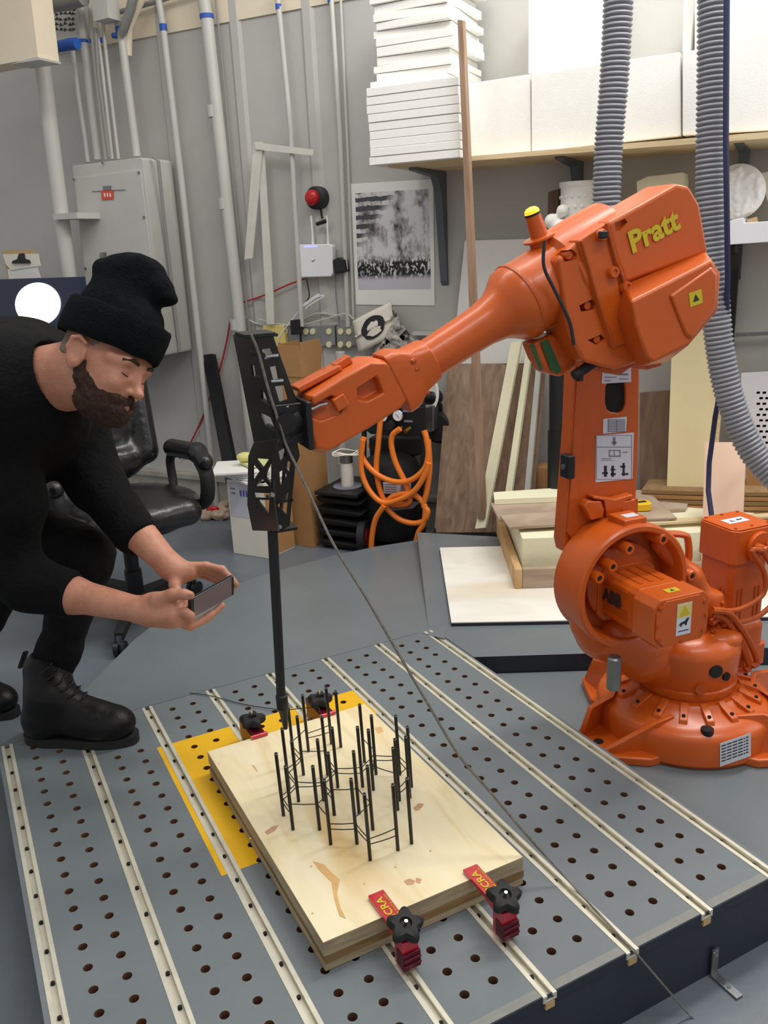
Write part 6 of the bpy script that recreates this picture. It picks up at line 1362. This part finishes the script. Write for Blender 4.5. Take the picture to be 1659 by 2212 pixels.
# clothing
cufd=(w0-e0).normalized(); cuff2=(w1-e1).normalized()
sw=[cap(NB+CR*(-.02)-CU*.03,PEL,.15,.165,.05),ell(PX(30,800,1.98),(.16,.12,.13),(CR,CU,CF),.04),cap(PX(-60,800,1.95),PX(75,775,2.0),.09,.06,.05),cap(SHn,SHf,.085,.085,.05),
    cap(SHn+CR*-.02,PX(25,1080,1.90),.082,.072,.04),cap(PX(25,1080,1.90),PX(20,1215,1.95),.072,.066,.03),cap(PX(20,1215,1.95),PX(60,1258,1.945),.066,.060,.03),cap(PX(60,1258,1.945),PX(110,1274,1.94),.060,.053,.03),cap(PX(110,1270,1.94),PX(150,1284,1.932),.054,.053,.01),bx(PX(156,1286,1.932)+cufd*.09,(.09,.09,.09),(cufd,cufd.cross(CF).normalized(),cufd.cross(cufd.cross(CF)).normalized()),.002,-1,rd=.002),
    cap(SHf,PX(205,1040,2.10),.085,.066,.04),cap(PX(205,1040,2.10),PX(290,1150,2.05),.066,.054,.03),cap(PX(290,1150,2.05),PX(306,1169,2.04),.054,.051,.01),bx(PX(306,1168,2.04)+cuff2*.09,(.09,.09,.09),(cuff2,cuff2.cross(CF).normalized(),cuff2.cross(cuff2.cross(CF)).normalized()),.002,-1,rd=.002),
    cap(PX(90,900,1.95),PX(-40,1010,2.15),.10,.14,.05)]
# neck opening
sw+=[cap(hp(-.02,0,-.04),PX(133,808,1.86),.074,.076,.006,-1)]
v,f=soft(sw,.006)
softobj('sweater',[(v,f)],'sweater',body,smoothit=2,disp=.006,dscale=7)
col=[]   # ribbed collar
cx_=(NB-hp(-.04,0,-.05)).normalized(); cc_=PX(72,818,1.885); x_,y_=perp(cx_)
MB().tube([cc_+(x_*math.cos(t)+y_*math.sin(t))*.075 for t in [2*PI*k/36 for k in range(37)]],.011,n=8).build('collar','sweater',body,smooth=True)
tr_=[cap(HPn,KN,.108,.076,.04),cap(KN,PX(128,1400,2.19),.070,.052,.03),cap(PX(128,1400,2.19),PX(112,1450,2.20),.052,.050,.02),cap(HPf,KF,.10,.08,.04),cap(KF,AF,.072,.05,.03),ell(PEL,(.17,.14,.16),None,.05)]
v,f=soft(tr_,.006); softobj('trousers',[(v,f)],'denim',body,smoothit=2,disp=.008,dscale=9)
# boots
def mkboot(heel,toe,ankle,shaft,name='boot',par=body,soles=True):
    d=(toe-heel); d.z=0; d.normalize(); sd=zv.cross(d).normalized(); Ln=(toe-heel).length; o=V(heel.x,heel.y,heel.z)
    def Bp(x,y,z): return o+d*x+sd*y+zv*z
    B3_=(d,sd,zv); k_=Ln/.305
    pr=[ell(Bp(.23*k_,0,.052),(.072*k_,.053,.046),B3_,.02),ell(Bp(.16*k_,0,.060),(.08*k_,.050,.045),B3_,.03),ell(Bp(.055*k_,0,.058),(.055*k_,.046,.058),B3_,.03),
        cap(Bp(.07*k_,0,.08),ankle,.050,.056,.03),cap(ankle,shaft,.057,.060,.02),bx(shaft+zv*.13,(.1,.1,.08),B3_,.003,-1,rd=.002),cap(Bp(.19*k_,0,.075),Bp(.10*k_,0,.125),.034,.042,.03),bx(Bp(.15*k_,0,.002),(.16*k_,.07,.012),B3_,.004,-1,rd=.001)]
    v,f=soft(pr,.0045); b=softobj(name,[(v,f)],'boot',par,smoothit=2)
    # welted sole
    N_=40; ring=[]
    for i in range(N_):
        t=2*PI*i/N_; x=.152*k_-.153*k_*math.cos(t); wdt=.0475*(1-.18*math.exp(-((x/k_-.12)/.05)**2)); y=wdt*math.copysign(abs(math.sin(t))**.75,math.sin(t)); ring.append((x,y))
    mb=MB(); mb.loft([[Bp(x,y,z) for x,y in ring] for z in(.001,.020)]); mb.loft([[Bp(.152*k_+(x-.152*k_)*1.005,y*1.02,z) for x,y in ring] for z in(.019,.024)]); mb.build('sole','rubber',b,smooth=40)
    mb=MB(); mb.loft([[Bp(x,y,z) for x,y in ring if x<.09*k_] for z in(.0005,.018)]) if False else None
    for i in range(7):
        f_=i/6; P=Bp(.195*k_,0,.118).lerp(ankle+d*.052+zv*.03,f_); P=Bp((.185-.095*f_)*k_,0,.105+.10*f_)
        for s_ in(-1,1):
            MB().tube([P+sd*.028*s_-d*.004,P+sd*.010*s_+d*.010+zv*.006,P-sd*.014*s_+d*.010+zv*.010],.0022,n=6).build('lace','black',b,smooth=True)
            MB().lathe(P+sd*.029*s_-zv*.004,(sd*s_+d*.3+zv*.3),[(0,.005),(.003,.004)],n=8).build('eyelet','steeld',b) if False else None
    return b,Bp
hz=.001
H0=Z(52,1592,hz); T0=Z(306,1592,hz)
H0=uv(1.935*1.0,.05,hz); 
H0=Z(58,1598,hz); T0=Z(300,1601,hz)
b,Bp=mkboot(H0,T0,PX(106,1500,2.17),PX(103,1448,2.19))
MB().box(PX(50,1425,2.20),(CR*.3+CU*.9).normalized()*.022,(CR*.9-CU*.3).normalized()*.004,CF*.012).build('pull_tab','boot',b,bevel=.002)
H1=V(AF.x-.02,AF.y+.02,FZ+.001); fd=(KF-AF); fd.z=0; fd=V(.95,-.3,0).normalized()
mkboot(H1-fd*.09,H1+fd*.21,V(H1.x,H1.y,FZ+.14),AF)
# beanie: folded band and slouching crown
def ringh(cx,cz,rx,ry,tilt,n=44):
    return [hp(cx+rx*math.cos(t)*math.cos(tilt),ry*math.sin(t),cz+rx*math.cos(t)*math.sin(tilt)) for t in [2*PI*k/n for k in range(n)]]
bn_=[he((-.008,0,.080),(.108,.090,.052),.02),he((-.012,0,.118),(.098,.084,.050),.03),
     ell(PX(272,622,1.80),(.064,.058,.06),(CR,CU,CF),.03),ell(PX(295,590,1.80),(.060,.036,.055),(CR,CU,CF),.03),ell(PX(240,588,1.80),(.036,.026,.04),(CR,CU,CF),.02),ell(PX(335,628,1.80),(.040,.030,.04),(CR,CU,CF),.02),ell(PX(362,646,1.80),(.020,.012,.03),(CR,CU,CF),.012),ell(PX(222,577,1.80),(.016,.014,.03),(CR,CU,CF),.012)]
v,f=soft(bn_,.004); bo=softobj('beanie',[(v,f)],'beanie',body,smoothit=2,disp=.004,dscale=14)
band=[]
for x,z,rx,ry,rz in [(.0,.040,.112,.093,.030)]: pass
N_=52; loops=[]
for zz,kk in [(.004,1.0),(.000,1.04),(.004,1.07),(.020,1.09),(.045,1.09),(.062,1.07),(.067,1.03),(.062,.98)]:
    loops.append([hp(-.010+.115*kk*math.cos(t),.094*kk*math.sin(t),.026+zz*1.22+.006*math.cos(t)+.0012*math.sin(9*t)) for t in [2*PI*k/N_ for k in range(N_)]])
MB().loft(loops,cap=False).build('folded_band','beanie',bo,smooth=80)
# beard, moustache, shaved sides, brows, lids
bd=[he((.043,0,-.077),(.066,.063,.056),.01),he((.070,0,-.102),(.037,.040,.033),.015),he((.028,0,-.095),(.055,.056,.038),.015),bx(hp(.135,0,.045),(.105,.2,.098),(HF,HS,HU),.006,-1,rd=.01),bx(hp(0,0,.08),(.3,.2,.098),(HF,HS,HU),.006,-1,rd=.01),
    he((.000,.066,-.034),(.013,.011,.030),.012),he((.000,-.066,-.034),(.013,.011,.030),.012),he((.020,.056,-.058),(.030,.014,.022),.012),he((.020,-.056,-.058),(.030,.014,.022),.012),
    hc((.088,-.030,-.070),(.100,0,-.0615),.0070,k=.006),hc((.088,.030,-.070),(.100,0,-.0615),.0070,k=.006),hc((.088,.030,-.070),(.078,.038,-.088),.009,.011,k=.008),hc((.088,-.030,-.070),(.078,-.038,-.088),.009,.011,k=.008),
    he((.112,0,-.0785),(.020,.016,.0060),.003,-1)]
v,f=soft(bd,.0032); softobj('beard',[(v,f)],'beard',body,smoothit=1,disp=.0035,dscale=60)
st=[he((-.012,0,.035),(.0992,.0782,.0892)),he((-.050,0,-.012),(.058,.0655,.050),.012),bx(hp(.135,0,0),(.1,.2,.2),H3,.003,-1,rd=.001),bx(hp(0,0,-.155),(.2,.2,.1),H3,.003,-1,rd=.001),bx(hp(-.105,0,-.10),(.08,.2,.07),H3,.003,-1,rd=.001)]
v,f=soft(st,.0035); softobj('shaved_hair',[(v,f)],'stubble',body,smoothit=1)
for sg in(1,-1):
    MB().tube([hp(.0975,.016*sg,.018),hp(.0965,.034*sg,.022),hp(.082,.054*sg,.014)],[.0035,.0045,.0025],n=8).build('eyebrow','beard',body,smooth=True)
    MB().tube(spline([hp(.0885,.019*sg,-.0125),hp(.0915,.030*sg,-.0155),hp(.086,.043*sg,-.0125)],5),.0013,n=6).build('eyelashes','ink',body,smooth=True)
MB().tube(spline([hp(.0945,-.017,-.0745),hp(.0985,0,-.073),hp(.0945,.017,-.0745)],5),.0036,n=8).build('upper_lip','lips',body,smooth=True); MB().tube(spline([hp(.0925,-.016,-.082),hp(.0975,0,-.083),hp(.0925,.016,-.082)],5),.0046,n=8).build('lower_lip','lips',body,smooth=True)
# phone
Lx=(CR*.081+CU*.047+CF*.100).normalized(); Wx=(CR*.004+CU*.038-CF*.02); Wx=(Wx-Lx*Wx.dot(Lx)).normalized(); Nx=Lx.cross(Wx).normalized(); Nx=Nx if Nx.dot(CF)<0 else -Nx
pc=PX(412,1338,1.885)+Lx*.066+Wx*.026-Nx*.004
ph=empty('phone',pc,'black smartphone held sideways in both of the man\'s hands','phone'); 
MB().box(pc,Lx*.066,Wx*.026,Nx*.0055).build('body','gloss',ph,bevel=.003,seg=3); MB().box(pc+Nx*.0057,Lx*.057,Wx*.0235,Nx*.0004).build('screen','screen',ph,bevel=.0003,seg=1)
MB().cyl(pc+Nx*.0057+Lx*.0615,pc+Nx*.0063+Lx*.0615,.004,n=14).build('home_button','black',ph); MB().box(pc-Wx*.0263+Nx*.003,Lx*.066,Wx*.0004,Nx*.0007).build('bright_edge','steel',ph)
